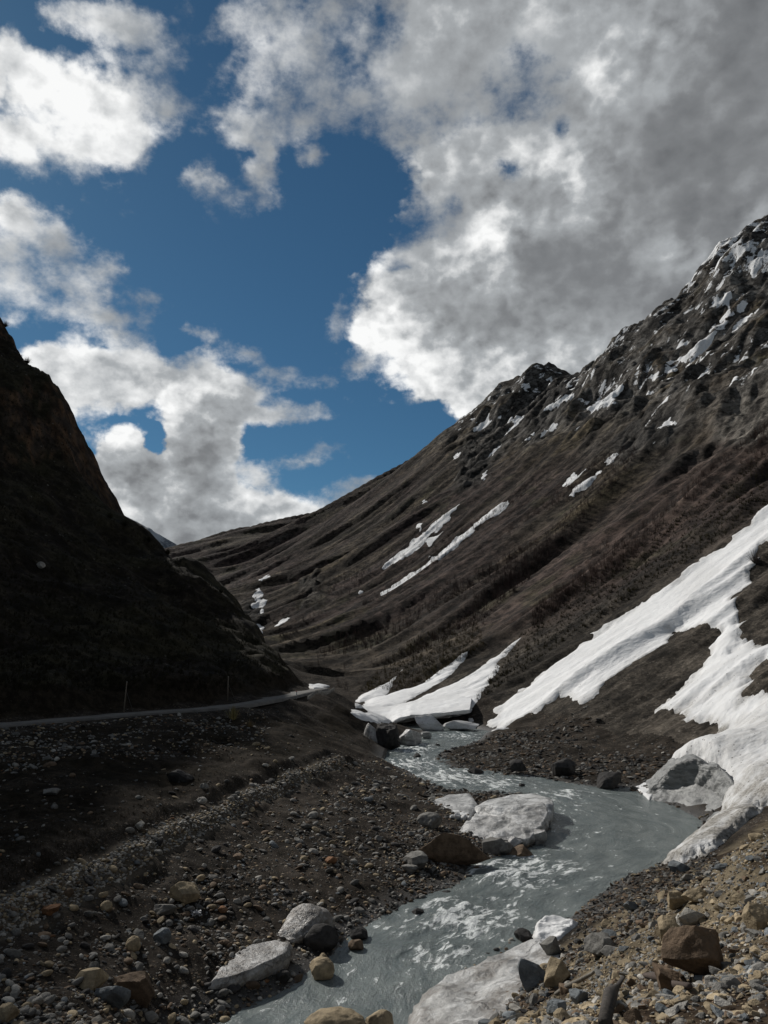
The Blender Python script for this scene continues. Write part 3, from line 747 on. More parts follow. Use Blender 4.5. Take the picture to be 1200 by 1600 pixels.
crag = np.zeros(XX.shape)
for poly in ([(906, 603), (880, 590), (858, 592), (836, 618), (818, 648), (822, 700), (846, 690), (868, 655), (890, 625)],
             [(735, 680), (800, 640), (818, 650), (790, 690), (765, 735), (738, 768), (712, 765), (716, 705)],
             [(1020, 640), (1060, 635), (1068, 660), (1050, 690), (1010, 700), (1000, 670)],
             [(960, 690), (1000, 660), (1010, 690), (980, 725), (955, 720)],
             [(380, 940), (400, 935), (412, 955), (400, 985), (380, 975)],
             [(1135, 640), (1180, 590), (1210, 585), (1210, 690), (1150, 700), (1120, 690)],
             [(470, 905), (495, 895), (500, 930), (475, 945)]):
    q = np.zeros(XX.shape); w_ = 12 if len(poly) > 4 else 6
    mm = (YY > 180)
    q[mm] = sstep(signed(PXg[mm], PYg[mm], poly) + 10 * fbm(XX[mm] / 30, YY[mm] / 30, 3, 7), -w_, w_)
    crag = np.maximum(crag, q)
pale_crag = sstep(signed(PXg, PYg, [(1135, 640), (1180, 590), (1210, 585), (1210, 690), (1150, 700), (1120, 690)]), -14, 6) + sstep(signed(PXg, PYg, [(470, 905), (495, 895), (500, 930), (475, 945)]), -8, 4)  # two crags get a paler rock tone than the rest
mm = crag > .02
ZT[mm] += crag[mm] * DD[mm] * (.008 * fbm(con[mm] / 24., fal[mm] / 60., 5, 71, .6) + .003 * (.6 - 2 * np.abs(gnoise(XX[mm] / 17., YY[mm] / 17., 5))))
def grid_faces(mask):
    nr, nc = XX.shape
    jj, ii = np.nonzero(mask[:-1, :-1])
    a = jj * nc + ii
    f = np.stack([a, a + 1, a + nc + 1, a + nc], 1)
    return f
def submesh(name, mask, Z, mat, attrs):
    f = grid_faces(mask)
    u, inv = np.unique(f, return_inverse=True)
    co = np.stack([XX.ravel()[u], YY.ravel()[u], Z.ravel()[u]], 1)
    return np_mesh(name, co, inv.reshape(f.shape), mat, True, {k: v.ravel()[u] for k, v in attrs.items()})
region = np.where(left_w > 0.5, 1, np.where(right_w > 0.5, 2, 0))
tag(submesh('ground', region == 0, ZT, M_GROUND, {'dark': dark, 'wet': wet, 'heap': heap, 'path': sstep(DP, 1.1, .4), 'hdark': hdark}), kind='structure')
tag(submesh('left_hill', region == 1, ZT, M_LEFT, {}), kind='structure')
tag(submesh('mountain', region == 2, ZT, M_RIGHT, {'wood': wood, 'rocky': rocky, 'snowy': snowy, 'red': redb, 'fan': fan, 'crag': crag, 'pale_crag': pale_crag}), kind='structure')

# ------------------------------------------------------------------ water
def m_water(g, pos):
    fl = g.attr('flow', 'Vector'); rap = g.attr('rapid')
    st = g.mapping(fl, scale=(.45, 1.0, 1.0))
    n1 = g.noise(st, .9, 6, .62, dist=.6)
    n2 = g.noise(st, 2.4, 9, .68, dist=.5)
    n3 = g.noise(pos, 9.0, 4, .6)
    fo = g.m('ADD', g.m('ADD', g.m('MULTIPLY', n1, .35), g.m('MULTIPLY', n2, .65)), g.m('MULTIPLY', g.m('ADD', rap, .12), .145))
    fm = g.m('MULTIPLY', g.mapr(fo, .612, .675), g.mapr(n3, .3, .6, .45, 1.0))
    body = g.mix(g.mapr(n1, .35, .65), V4(.120, .145, .146), V4(.195, .222, .218))
    body = g.mix(g.mapr(g.noise(st, 6.0, 5, .65), .55, .7, 0, .35), body, V4(.33, .36, .36))
    c = g.mix(fm, body, V4(.80, .83, .83))
    h = g.m('ADD', g.m('MULTIPLY', n2, .12), g.m('MULTIPLY', n3, .025))
    h = g.m('ADD', h, g.m('MULTIPLY', g.noise(st, 8.0, 4, .6), .05))
    h = g.m('MULTIPLY', h, g.mixf(rap, .9, 1.8))
    return {'Base Color': c, 'Roughness': g.mixf(fm, .16, .8), 'IOR': 1.33, 'Specular IOR Level': g.mixf(fm, .45, .1), 'Normal': g.bump(h, 1.0, .9)}
M_WATER = material('glacial_water', m_water)
CLPX = [(480, 1680), (560, 1590), (600, 1490), (700, 1430), (800, 1375), (920, 1335), (960, 1290), (900, 1252), (800, 1228), (720, 1212), (660, 1190), (660, 1168), (710, 1150), (690, 1138), (560, 1131)]
cl = [atz(px, py, 0) for px, py in CLPX][::-1]
RAP = [(1060, .0, 0, 0, 0)]
RAPZ = [(820, 1362, 90, 30, 1.0), (720, 1440, 95, 34, 1.0), (690, 1490, 70, 22, .9), (640, 1455, 50, 20, .6), (620, 1550, 60, 14, .35), (780, 1410, 60, 18, .6), (890, 1300, 70, 12, .45), (860, 1268, 60, 16, .55), (700, 1215, 70, 16, .95), (640, 1195, 50, 14, .9), (780, 1225, 60, 12, .8), (880, 1243, 60, 10, .7), (650, 1170, 40, 10, .8), (720, 1150, 50, 8, .6), (530, 1560, 60, 20, .25)]
wt = np.linspace(-.34, .52, 700)
wy = np.exp(np.linspace(math.log(16), math.log(175), 640))
WT, WY = np.meshgrid(wt, wy)
WX = WT * WY
wd = signed(WX, WY, river)
WPX, WPY = px_of(WX, WY, np.zeros_like(WX))
rap = np.zeros_like(WX)
for (a, b, c_, d_, s_) in RAPZ:
    rap = np.maximum(rap, s_ * np.exp(-((WPX - a) / c_) ** 2 - ((WPY - b) / d_) ** 2))
_, arc, sd_ = seg_dist(WX, WY, cl)
lat = _ * sd_
wz = np.zeros_like(WX)
lam = 3.2; k = 0
while lam > .12:
    bnd = sstep(lam / np.hypot(WX, WY), .004, .010)
    nz_ = gnoise(arc / lam * .6, lat / lam, k + 3)
    nq = 1 - 2 * np.abs(gnoise(arc / lam * .8 + 9, lat / lam, k + 13))
    wz += bnd * lam * (.016 * nz_ + rap * (.06 * nz_ + .05 * nq))
    lam /= 1.8; k += 1
nc_ = len(wt)
mk = wd > -1.6
jj, ii = np.nonzero(mk[:-1, :-1])
fa_ = jj * nc_ + ii
ff = np.stack([fa_, fa_ + 1, fa_ + nc_ + 1, fa_ + nc_], 1)
u_, inv_ = np.unique(ff, return_inverse=True)
tag(np_mesh('water', np.stack([WX.ravel()[u_], WY.ravel()[u_], wz.ravel()[u_]], 1), inv_.reshape(ff.shape), M_WATER, True,
            {'flow': np.stack([arc.ravel()[u_], lat.ravel()[u_], 0 * u_], 1), 'rapid': rap.ravel()[u_]}), kind='structure')

# ------------------------------------------------------------------ road
def m_road(g, pos):
    n1 = g.noise(pos, .6, 6, .6); n2 = g.noise(pos, 12, 4, .6)
    c = g.mix(g.mapr(n1, .35, .65), V4(.085, .082, .077), V4(.14, .134, .125))
    c = g.mix(g.mapr(n2, .5, .75, 0, .5), c, V4(.22, .21, .19))
    return {'Base Color': c, 'Roughness': .9, 'Normal': g.bump(g.m('ADD', n2, n1), .03, .8)}
M_ROAD = material('gravel_road', m_road)
rl = []
rp = dens_line(road, 12)
rpa = np.array(rp)
rws = []
for i in range(len(rpa)):
    a = rpa[max(i - 3, 0)]; b = rpa[min(i + 3, len(rpa) - 1)]
    d = (b - a)[:2]; d /= np.hypot(*d); nl = np.array([-d[1], d[0]])
    row_ = []
    for o_ in (-1.85, -1.7, -.9, 0, .9, 1.7, 1.85):
        wob = .12 * gnoise(np.array([i * .31]), np.array([o_]), 4)[0]
        q = rpa[i][:2] + nl * (o_ + wob)
        row_.append((q[0], q[1], rpa[i][2] + .13 - .03 * abs(o_) - (.35 if abs(o_) > 1.8 else 0)))
    rws.append(row_)
rv = np.array(rws); nr_, nk = rv.shape[:2]
ff = np.array([[j * nk + i, j * nk + i + 1, (j + 1) * nk + i + 1, (j + 1) * nk + i] for j in range(nr_ - 1) for i in range(nk - 1)])
tag(np_mesh('road', rv.reshape(-1, 3), ff, M_ROAD), kind='structure')

# ------------------------------------------------------------------ snow and ice materials
def snow_mat(name, dirt, bump=1.0, streak=(1, 1, 1), rot=0.0):
    def f(g, pos):
        p = g.mapping(g.mapping(pos, rot=(0, 0, rot)), scale=streak)
        n1 = g.noise(p, .10, 7, .62); n2 = g.noise(p, .9, 7, .65); n3 = g.noise(pos, 5.5, 5, .6)
        sp = g.voro(pos, 3.2); spc = g.sep(g.voro(pos, 3.2, out='Color'))
        c = g.mix(g.mapr(n2, .35, .65), V4(.74, .75, .76), V4(.88, .89, .90))
        at = g.attr('grime')
        dm = g.m('ADD', g.m('MULTIPLY', g.mapr(g.m('ADD', g.m('MULTIPLY', n1, .6), g.m('MULTIPLY', n2, .4)), .42, .68), dirt), g.m('MULTIPLY', at, g.mapr(n2, .30, .62, .2, 1.0)), clamp=True)
        c = g.mix(dm, c, g.mix(g.mapr(n3, .4, .6), V4(.20, .19, .17), V4(.36, .345, .32)))
        on = g.m('MULTIPLY', g.m('GREATER_THAN', spc[0], g.m('SUBTRACT', .965, g.m('MULTIPLY', at, .28))), g.mapr(sp, .30, .18))
        c = g.mix(g.m('MULTIPLY', on, .85), c, V4(.06, .052, .045))
        cup = g.voro(g.mapping(p, scale=(1, 1, 1)), 1.6, feature='SMOOTH_F1')
        h = g.m('ADD', g.m('MULTIPLY', n2, .30 * bump), g.m('ADD', g.m('MULTIPLY', n3, .05 * bump), g.m('MULTIPLY', cup, .10 * bump)))
        return {'Base Color': c, 'Roughness': .7, 'Specular IOR Level': .25, 'Normal': g.bump(h, 1.0, .8)}
    return material(name, f)
M_SNOW = snow_mat('old_snow', .26, 1.0, (.35, 1, 1), R(-25))
M_SNOWFAR = snow_mat('mountain_snow', .15, 3.0, (.4, 1, 1), R(-15))
def m_ice(g, pos):
    wv = g.v('ADD', pos, g.vs(g.noise(pos, .7, 4, .6, out=1), 1.2))
    n1 = g.noise(wv, .9, 8, .62); n2 = g.noise(pos, 5, 7, .68)
    lay = g.noise(g.mapping(wv, scale=(.5, .5, 3.2)), 1.1, 6, .6)
    at = g.attr('grime')
    c = g.mix(g.mapr(lay, .36, .62), V4(.26, .265, .265), V4(.56, .565, .56))
    c = g.mix(g.mapr(n1, .5, .64), c, V4(.72, .73, .73))
    c = g.mix(g.m('MULTIPLY', at, g.mapr(n2, .28, .6, .3, 1)), c, V4(.155, .135, .115))
    c = g.mix(g.m('MULTIPLY', g.mapr(n2, .62, .72), .5), c, V4(.12, .105, .09))
    cr = g.voro(g.v('ADD', pos, g.vs(g.noise(pos, .9, 6, .65, out=1), 1.6)), .24, feature='DISTANCE_TO_EDGE')
    crk = g.mapr(cr, .002, .010, 1, 0)
    c = g.mix(g.m('MULTIPLY', crk, .5), c, V4(.10, .10, .10))
    h = g.m('ADD', g.m('MULTIPLY', n1, .30), g.m('MULTIPLY', n2, .07))
    h = g.m('SUBTRACT', h, g.m('MULTIPLY', crk, .06))
    return {'Base Color': c, 'Roughness': .42, 'Specular IOR Level': .4, 'Subsurface Weight': 0.0, 'Normal': g.bump(h, 1.0, .8)}
M_ICE = material('dirty_ice', m_ice)

# ------------------------------------------------------------------ snowfields draped over the terrain
def snow_sheet(name, poly_px, thick, w, mat, y0=2.5, y1=3000, rag=1.0, dens=3, lift=None, grime=None, parent=None, root=False, ylim=None):
    pw = [hit(px, py, y0, y1)[:2] for px, py in dens_line(list(poly_px) + [poly_px[0]], dens)[:-1]]
    P = np.array(pw)
    x0, x1, yy0, yy1 = P[:, 0].min(), P[:, 0].max(), P[:, 1].min(), P[:, 1].max()
    m = (XX > x0 - 2) & (XX < x1 + 2) & (YY > yy0 - 2) & (YY < yy1 + 2)
    rows = np.nonzero(m.any(1))[0]; cols_ = np.nonzero(m.any(0))[0]
    r0, r1, c0, c1 = max(rows[0] - 2, 0), rows[-1] + 3, max(cols_[0] - 2, 0), cols_[-1] + 3
    x, y, z = XX[r0:r1, c0:c1], YY[r0:r1, c0:c1], ZT[r0:r1, c0:c1]
    zb = ZB[r0:r1, c0:c1]
    # refine the grid twice when the cells are coarse against the patch
    ref = 1
    if x.size < 9000: ref = 3
    elif x.size < 60000: ref = 2
    if ref > 1:
        nr, nc = x.shape
        a = np.linspace(0, nr - 1, (nr - 1) * ref + 1); b = np.linspace(0, nc - 1, (nc - 1) * ref + 1)
        def up(q):
            q1 = np.stack([np.interp(b, np.arange(nc), q[i]) for i in range(nr)])
            return np.stack([np.interp(a, np.arange(nr), q1[:, i]) for i in range(q1.shape[1])], 1)
        x, y, z, zb = up(x), up(y), up(z), up(zb)
    sd = signed(x, y, pw)
    D_ = np.hypot(x, y)
    cell = D_.mean() * .0045
    for lm, am in ((D_.mean() * .035, .30), (D_.mean() * .012, .28), (D_.mean() * .005, .25)):
        sd = sd + rag * am * lm * fbm(x / lm, y / lm, 3, int(abs(x0)) % 97)
    keepv = sd > -2.2 * cell
    nr, nc = x.shape
    kf = keepv[:-1, :-1] & keepv[1:, :-1] & keepv[:-1, 1:] & keepv[1:, 1:]
    jj, ii = np.nonzero(kf)
    if len(jj) == 0: return None
    a = jj * nc + ii
    f = np.stack([a, a + 1, a + nc + 1, a + nc], 1)
    prof = thick * (1 - np.exp(-np.maximum(sd, 0) / w)) - np.where(sd < 0, np.minimum(-sd, 1.5) * .8 + .02 * cell, 0) - .12 * thick
    # snow evens out the ground below it
    sm = sstep(sd, 0, w * 3)
    zt = z * (1 - sm * .65) + (zb if not root else zb) * sm * .65
    top = np.maximum(zt, z + .1 * thick * (sd > w * .5)) + prof
    top += .12 * thick * fbm(x / (w * 4), y / (w * 4), 4, 31) * sm
    if lift is not None: top = lift(x, y, top, sd)
    gr = grime(x, y, sd) if grime is not None else .7 * sstep(sd, 2.2 * w, 0)
    u, inv = np.unique(f, return_inverse=True)
    co = np.stack([x.ravel()[u], y.ravel()[u], top.ravel()[u]], 1)
    return np_mesh(name, co, inv.reshape(f.shape), mat, True, {'grime': gr.ravel()[u]}, parent)

def empty(name, loc, label, cat, group=None):
    o = bpy.data.objects.new(name, None); COL.objects.link(o)
    o.location = loc; o.empty_display_size = .3
    return tag(o, label, cat, group)
def adopt(root, o):
    """parent o under root, keeping o where it stands"""
    bpy.context.view_layer.update()
    o.parent = root
    l = root.location
    o.matrix_parent_inverse = root.matrix_world.inverted()
    return o

TONGUE = [(1290, 705), (1200, 788), (1170, 815), (1130, 850), (1085, 880), (1050, 910), (1000, 945), (940, 985), (880, 1030), (830, 1065), (800, 1085), (776, 1105), (769, 1122), (772, 1146),
          (800, 1131), (850, 1106), (874, 1087), (892, 1092), (910, 1098), (940, 1072), (975, 1046), (1010, 1022), (1042, 1006), (1055, 986), (1062, 992), (1085, 984), (1105, 978), (1120, 990), (1112, 1012), (1100, 1040),
          (1062, 1072), (1040, 1092), (1025, 1106), (1058, 1114), (1064, 1126), (1088, 1130), (1096, 1150), (1126, 1168), (1150, 1158), (1200, 1118), (1290, 1075),
          (1290, 1092), (1200, 1091), (1184, 1091), (1172, 1080), (1184, 1052), (1200, 1030), (1290, 1015), (1290, 990), (1200, 1008), (1188, 1013), (1165, 1005), (1157, 961), (1150, 940), (1177, 900), (1184, 878), (1200, 850), (1290, 780)]
o = snow_sheet('snowfield', TONGUE, .32, 1.2, M_SNOW, y0=50, rag=1.1, dens=2, grime=lambda x, y, sd: np.clip(.55 * sstep(sd, 2.2, 0) + .55 * sstep(y, 125, 80) * sstep(fbm(x / 9, y / 5, 4, 5), -.4, .5), 0, 1))
tag(o, 'long white avalanche tongue on the right slope, forked round a dark earth mound', 'snowfield')

LOW = [(1290, 1085), (1200, 1105), (1160, 1140), (1127, 1168), (1085, 1188), (1060, 1200), (1040, 1214), (1030, 1228), (1056, 1234), (1084, 1240), (1110, 1246), (1128, 1262), (1122, 1284), (1100, 1308), (1062, 1332), (1035, 1352), (1062, 1352), (1100, 1338), (1140, 1312), (1168, 1283), (1195, 1262), (1230, 1250), (1290, 1240)]
PK = atd(1092, 1194, 66)
PK2 = atd(1125, 1190, 72)
def low_lift(x, y, top, sd):
    d1 = np.hypot((x - PK[0]) / 6.5, (y - PK[1] - 1) / 5.0)
    d2 = np.hypot((x - PK2[0]) / 9, (y - PK2[1] - 3) / 9)
    l = 2.7 * np.exp(-d1 ** 2) + .9 * np.exp(-d2 ** 2)
    return top + l * sstep(sd, .0, 1.6)
o = snow_sheet('snow_patch', [(480, 1072), (497, 1069), (514, 1072), (508, 1078), (488, 1078)], .5, .5, M_SNOW, y0=118, rag=.3, dens=3)
if o is not None: tag(o, 'small snow remnant beside the road at its far bend', 'snow patch')
low_root = empty('snow_bank', atz(1100, 1290, 0), 'dirty snow bank ending in a grey undercut ice wall over the river bend', 'snow bank')
o = snow_sheet('snow_cover', LOW, 1.0, .8, M_SNOW, y0=36, rag=.5, dens=3, lift=low_lift, grime=lambda x, y, sd: np.clip(.3 + .75 * sstep(y, 66, 50), 0, 1))
adopt(low_root, o)

# loft between polylines: rows of world points
def loft(name, rows, mat, nu=60, nv=12, disp=0.0, dlam=1.0, seed=0, grime=None, closed=False, sub=None):
    def resample(P, n):
        P = np.array(P, float); s = np.concatenate([[0], np.cumsum(np.linalg.norm(np.diff(P, axis=0), axis=1))])
        t = np.linspace(0, s[-1], n)
        return np.stack([np.interp(t, s, P[:, i]) for i in range(3)], 1)
    Rr = np.stack([resample(r, nu) for r in rows])          # k, nu, 3
    t = np.linspace(0, len(rows) - 1, nv)
    G = np.stack([np.stack([np.interp(t, np.arange(len(rows)), Rr[:, i, c]) for c in range(3)], 1) for i in range(nu)], 1)  # nv, nu, 3
    if disp:
        du = np.gradient(G, axis=1); dv = np.gradient(G, axis=0)
        nn = np.cross(du, dv); nn /= (np.linalg.norm(nn, axis=2, keepdims=True) + 1e-9)
        a = G[..., 0] + G[..., 2] * .7; b = G[..., 1] + G[..., 2] * .9
        q = fbm(a / dlam, b / dlam, 5, seed, .55)
        rid = 1 - 2 * np.abs(gnoise(a / dlam * .7 + 5, b / dlam * .7, seed + 9))
        G = G + nn * (disp * (q + .6 * rid))[..., None]
    f = np.array([[j * nu + i, j * nu + i + 1, (j + 1) * nu + i + 1, (j + 1) * nu + i] for j in range(nv - 1) for i in range(nu - 1)])
    gr = np.zeros(nu * nv) if grime is None else grime(G.reshape(-1, 3))
    return np_mesh(name, G.reshape(-1, 3), f, mat, True, {'grime': gr})

def zl(l, D=None):
    return [atz(a, b, 0.0) if D is None else atd(a, b, D) for a, b in l]
w_bot = [atz(px, py, -.15) for px, py in ((1006, 1249), (1039, 1257), (1068, 1266), (1090, 1273), (1101, 1286), (1101, 1300))]
w_topx = ((1006, 1245), (1032, 1214), (1056, 1196), (1088, 1184), (1108, 1196), (1124, 1198), (1142, 1218), (1156, 1240))
bi = np.interp(np.linspace(0, 5, len(w_topx)), range(6), [p[1] for p in w_bot])
w_top = [atd(px, py, float(d) + 1.2) for (px, py), d in zip(w_topx, bi)]
w_mid = []
for i, tpt in enumerate(w_top):
    k = i / (len(w_top) - 1) * 5; j = min(int(k), 4); fr = k - j
    b = np.array(w_bot[j]) * (1 - fr) + np.array(w_bot[j + 1]) * fr
    mdl = np.array(tpt) * .45 + b * .55 + np.array([1.0, .9, 0]) * min(1, i / 2)
    w_mid.append(tuple(mdl))
back = [(p[0] + 1.6, p[1] + 5.0, p[2] - .15) for p in w_top]
def m_greyice(g, pos):
    wv = g.v('ADD', pos, g.vs(g.noise(pos, .5, 4, .6, out=1), 1.5))
    lay = g.noise(g.mapping(wv, scale=(.5, .5, 2.2), rot=(0, R(25), 0)), 1.4, 8, .66); n2 = g.noise(pos, 4, 7, .68)
    c = g.mix(g.mapr(lay, .36, .64), V4(.13, .135, .135), V4(.30, .305, .30))
    c = g.mix(g.mapr(n2, .60, .74, 0, .5), c, V4(.08, .07, .06))
    h = g.m('ADD', g.m('MULTIPLY', lay, .25), g.m('MULTIPLY', n2, .08))
    return {'Base Color': c, 'Roughness': .45, 'Normal': g.bump(h, 1.0, .8)}
M_GREYICE = material('grey_ice', m_greyice)
o = loft('ice_wall', [w_bot, w_mid, w_top, back], M_GREYICE, 120, 60, .20, 1.8, 3, grime=lambda G: .25 + .45 * sstep(G[:, 2], 1.2, 0))
adopt(low_root, o)

# three tongues upstream and the snow bridge over the river
C1 = [(634, 1040), (622, 1052), (607, 1066), (583, 1077), (563, 1087), (549, 1096), (562, 1098), (603, 1088), (609, 1077), (617, 1060)]
C2 = [(734, 1014), (713, 1028), (683, 1051), (663, 1066), (637, 1077), (603, 1087), (552, 1098), (552, 1108), (583, 1111), (623, 1104), (650, 1088), (677, 1073), (703, 1057), (716, 1044), (728, 1028)]
C3 = [(818, 992), (797, 1007), (770, 1030), (740, 1050), (710, 1067), (663, 1088), (637, 1100), (583, 1112), (548, 1108), (545, 1118), (575, 1128), (610, 1132), (640, 1128), (680, 1124), (715, 1120), (736, 1114), (747, 1094), (763, 1067), (780, 1046), (779, 1036), (800, 1016)]
for P, lab in ((C1, 'small pointed snow tongue, furthest upstream of the tongues meeting at the snow bridge'),
               (C2, 'narrow white snow tongue between the pointed one and the broad one at the snow bridge'),
               (C3, 'broad white snow tongue sloping down to the dark melt cave upstream')):
    o = snow_sheet('snow_tongue', P, .5, 1.2, M_SNOW, y0=110, y1=420, rag=.3, dens=3, grime=lambda x, y, sd: .35 * sstep(sd, 1.5, 0))
    tag(o, lab, 'snowfield')
br_root = empty('snow_bridge', atz(640, 1138, 0), 'thick snow bridge with a dark melt cave across the river upstream', 'snow bridge')
Db = 138
top_f = [atd(px, py, Db) for px, py in ((560, 1118), (577, 1125), (596, 1131), (609, 1130), (625, 1122), (642, 1117), (657, 1117), (680, 1115), (712, 1111), (734, 1109))]
bot_f = [atd(px, py, Db + .6) for px, py in ((560, 1124), (577, 1132), (596, 1137), (609, 1133), (625, 1126), (642, 1121), (657, 1122), (680, 1120), (712, 1117), (734, 1114))]
top_b = [atd(px, py, Db + 22) for px, py in ((552, 1100), (577, 1104), (596, 1104), (609, 1103), (625, 1100), (642, 1096), (657, 1093), (680, 1090), (712, 1085), (738, 1082))]
bot_b = [(p[0], p[1] - 4, p[2] - 2.5) for p in top_b]
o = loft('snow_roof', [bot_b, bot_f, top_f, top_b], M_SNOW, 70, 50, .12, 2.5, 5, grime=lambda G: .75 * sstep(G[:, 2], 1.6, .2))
adopt(br_root, o)

# ------------------------------------------------------------------ streaks of snow on the mountain
STREAKS = [

    ([(719, 786), (700, 800), (672, 820), (650, 838), (630, 857), (612, 872), (592, 889), (592, 892), (615, 880), (640, 867), (655, 858), (668, 845), (690, 825), (712, 800)], 'long snow streak forking down the mid mountain above the valley head'),
    ([(797, 778), (780, 788), (756, 806), (730, 825), (700, 852), (670, 875), (640, 897), (600, 926), (598, 930), (645, 903), (675, 882), (706, 857), (735, 838), (752, 820), (780, 798), (794, 786)], 'longest thin snow streak low on the mid mountain'),
    ([(702, 822), (690, 830), (672, 845), (672, 849), (690, 838)], 'short snow sliver beside the forked streak'),
    ([(945, 731), (930, 738), (910, 752), (895, 765), (888, 776), (893, 774), (910, 764), (930, 750), (943, 737)], 'narrow snow streak on the bare slope right of the peak'),
    ([(907, 738), (895, 740), (885, 750), (880, 762), (888, 763), (900, 752), (908, 744)], 'rounded grey white snow patch next to the narrow streak'),
    ([(963, 711), (955, 713), (949, 721), (955, 722)], 'tiny snow spot above the narrow streak'),
    ([(1130, 505), (1110, 520), (1085, 540), (1062, 553), (1045, 567), (1053, 568), (1070, 565), (1090, 548), (1115, 527), (1128, 512)], 'broad snow streak under the high rock band on the right'),
    ([(1163, 475), (1150, 482), (1140, 490), (1130, 498), (1142, 498), (1155, 490)], 'snow patch in the gully below the summit rocks'),
    ([(1140, 457), (1131, 458), (1133, 470), (1138, 487), (1141, 480)], 'upright snow finger in the summit rocks'),
    ([(1118, 497), (1105, 497), (1094, 508), (1108, 504)], 'small snow lens below the rock band'),
    ([(1193, 385), (1190, 400), (1186, 415), (1175, 425), (1163, 420), (1167, 412), (1178, 412), (1184, 402), (1188, 388)], 'hook shaped snow patch near the right summit'),
    ([(1058, 578), (1048, 580), (1030, 587), (1020, 594), (1040, 586)], 'faint snow dash under the broad streak'),
    ([(1029, 580), (1020, 583), (1008, 590), (1000, 601), (1010, 598), (1026, 586)], 'slanting snow patch left of the broad streak'),
    ([(972, 597), (955, 608), (938, 622), (920, 636), (930, 634), (950, 622), (970, 606)], 'thin slanting snow dash between the notch and the rock band'),
    ([(957, 622), (940, 628), (922, 638), (930, 640), (946, 634), (956, 627)], 'snow dash lying just below another dash near the notch'),
    ([(878, 657), (862, 664), (845, 673), (855, 675), (870, 668)], 'snow patch below the dark knob on the ridge'),
    ([(900, 609), (885, 615), (868, 628), (850, 641), (858, 640), (876, 632), (892, 620)], 'snow gully running down from the notch beside the dark knob'),
    ([(816, 650), (806, 656), (795, 657), (800, 663), (790, 674), (781, 684), (790, 683), (803, 672), (812, 662)], 'branching snow patch on the dark face left of the knob'),
    ([(795, 640), (780, 648), (758, 662), (740, 672), (744, 673), (765, 662), (784, 652)], 'snow rim along the ridge crest left of the knob'),
    ([(783, 695), (772, 698), (762, 708), (757, 718), (765, 714), (776, 706)], 'ragged snow patch low on the dark face'),
    ([(834, 670), (826, 678), (822, 689), (830, 682), (838, 673)], 'thin snow runnel below the branching patch'),
    ([(760, 736), (752, 744), (746, 757), (753, 752), (761, 742)], 'small snow patch beneath the dark face'),
    ([(723, 707), (713, 711), (711, 716), (720, 714)], 'little snow spot near the ridge'),
    ([(665, 778), (655, 787), (657, 790), (667, 784)], 'snow spot on the mid mountain near the crest'),
    ([(660, 818), (652, 820), (655, 832), (662, 828)], 'snow spot above the forked streak'),
    ([(420, 897), (410, 903), (403, 916), (401, 928), (404, 945), (410, 962), (413, 961), (409, 943), (406, 928), (408, 916), (414, 906), (423, 900)], 'thin hooked snow gully on the far mountain in the valley gap'),
    ([(453, 965), (442, 970), (432, 977), (435, 979), (448, 972)], 'snow fleck near the foot of the far mountain'),
    ([(410, 978), (402, 984), (399, 986), (406, 986), (411, 981)], 'snow fleck beside the dark spur in the gap'),
    ([(564, 924), (555, 928), (548, 934), (553, 933), (563, 927)], 'short snow dash left of the longest streak'),
    ([(490, 877), (487, 880), (491, 889), (494, 884)], 'snow fleck high on the far mountain'),
    ([(1065, 668), (1052, 678), (1040, 690), (1045, 689), (1060, 678)], 'snow dash on the dark slope under the grey crag'),
    ([(1060, 658), (1043, 660), (1030, 668), (1045, 665), (1058, 663)], 'flat snow fleck above the dash under the grey crag'),
]
for P, lab in STREAKS:
    o = snow_sheet('snow_patch', P, .3, 1.6, M_SNOWFAR, y0=185, rag=.8, dens=2, grime=lambda x, y, sd: sd * 0)
    if o is None:
        print('EMPTY STREAK', lab); continue
    tag(o, lab, 'snow patch', 'snow patches on the mountain')

# ------------------------------------------------------------------ stones
def m_rock(g, pos):
    oc = g.n('ShaderNodeTexCoord').outputs['Object']
    tint = g.attr('tint', 'Color')
    n1 = g.noise(pos, 3.0, 7, .65); n2 = g.noise(pos, 22, 5, .65)
    f = g.mapr(n1, .3, .7, .62, 1.35)
    c = g.vs(tint, f)
    c = g.mix(g.mapr(n2, .56, .7, 0, .45), c, V4(.025, .023, .02))
    c = g.mix(g.mapr(g.noise(pos, 1.1, 5, .6), .6, .72, 0, .35), c, V4(.13, .115, .09))
    ly = g.noise(g.mapping(pos, scale=(.6, .6, 4)), 3.5, 4, .6)
    h = g.m('ADD', g.m('MULTIPLY', n1, .10), g.m('ADD', g.m('MULTIPLY', n2, .018), g.m('MULTIPLY', ly, .03)))
    return {'Base Color': c, 'Roughness': .85, 'Specular IOR Level': .15, 'Normal': g.bump(h, 1.0, .8)}
M_ROCK = material('stone', m_rock)

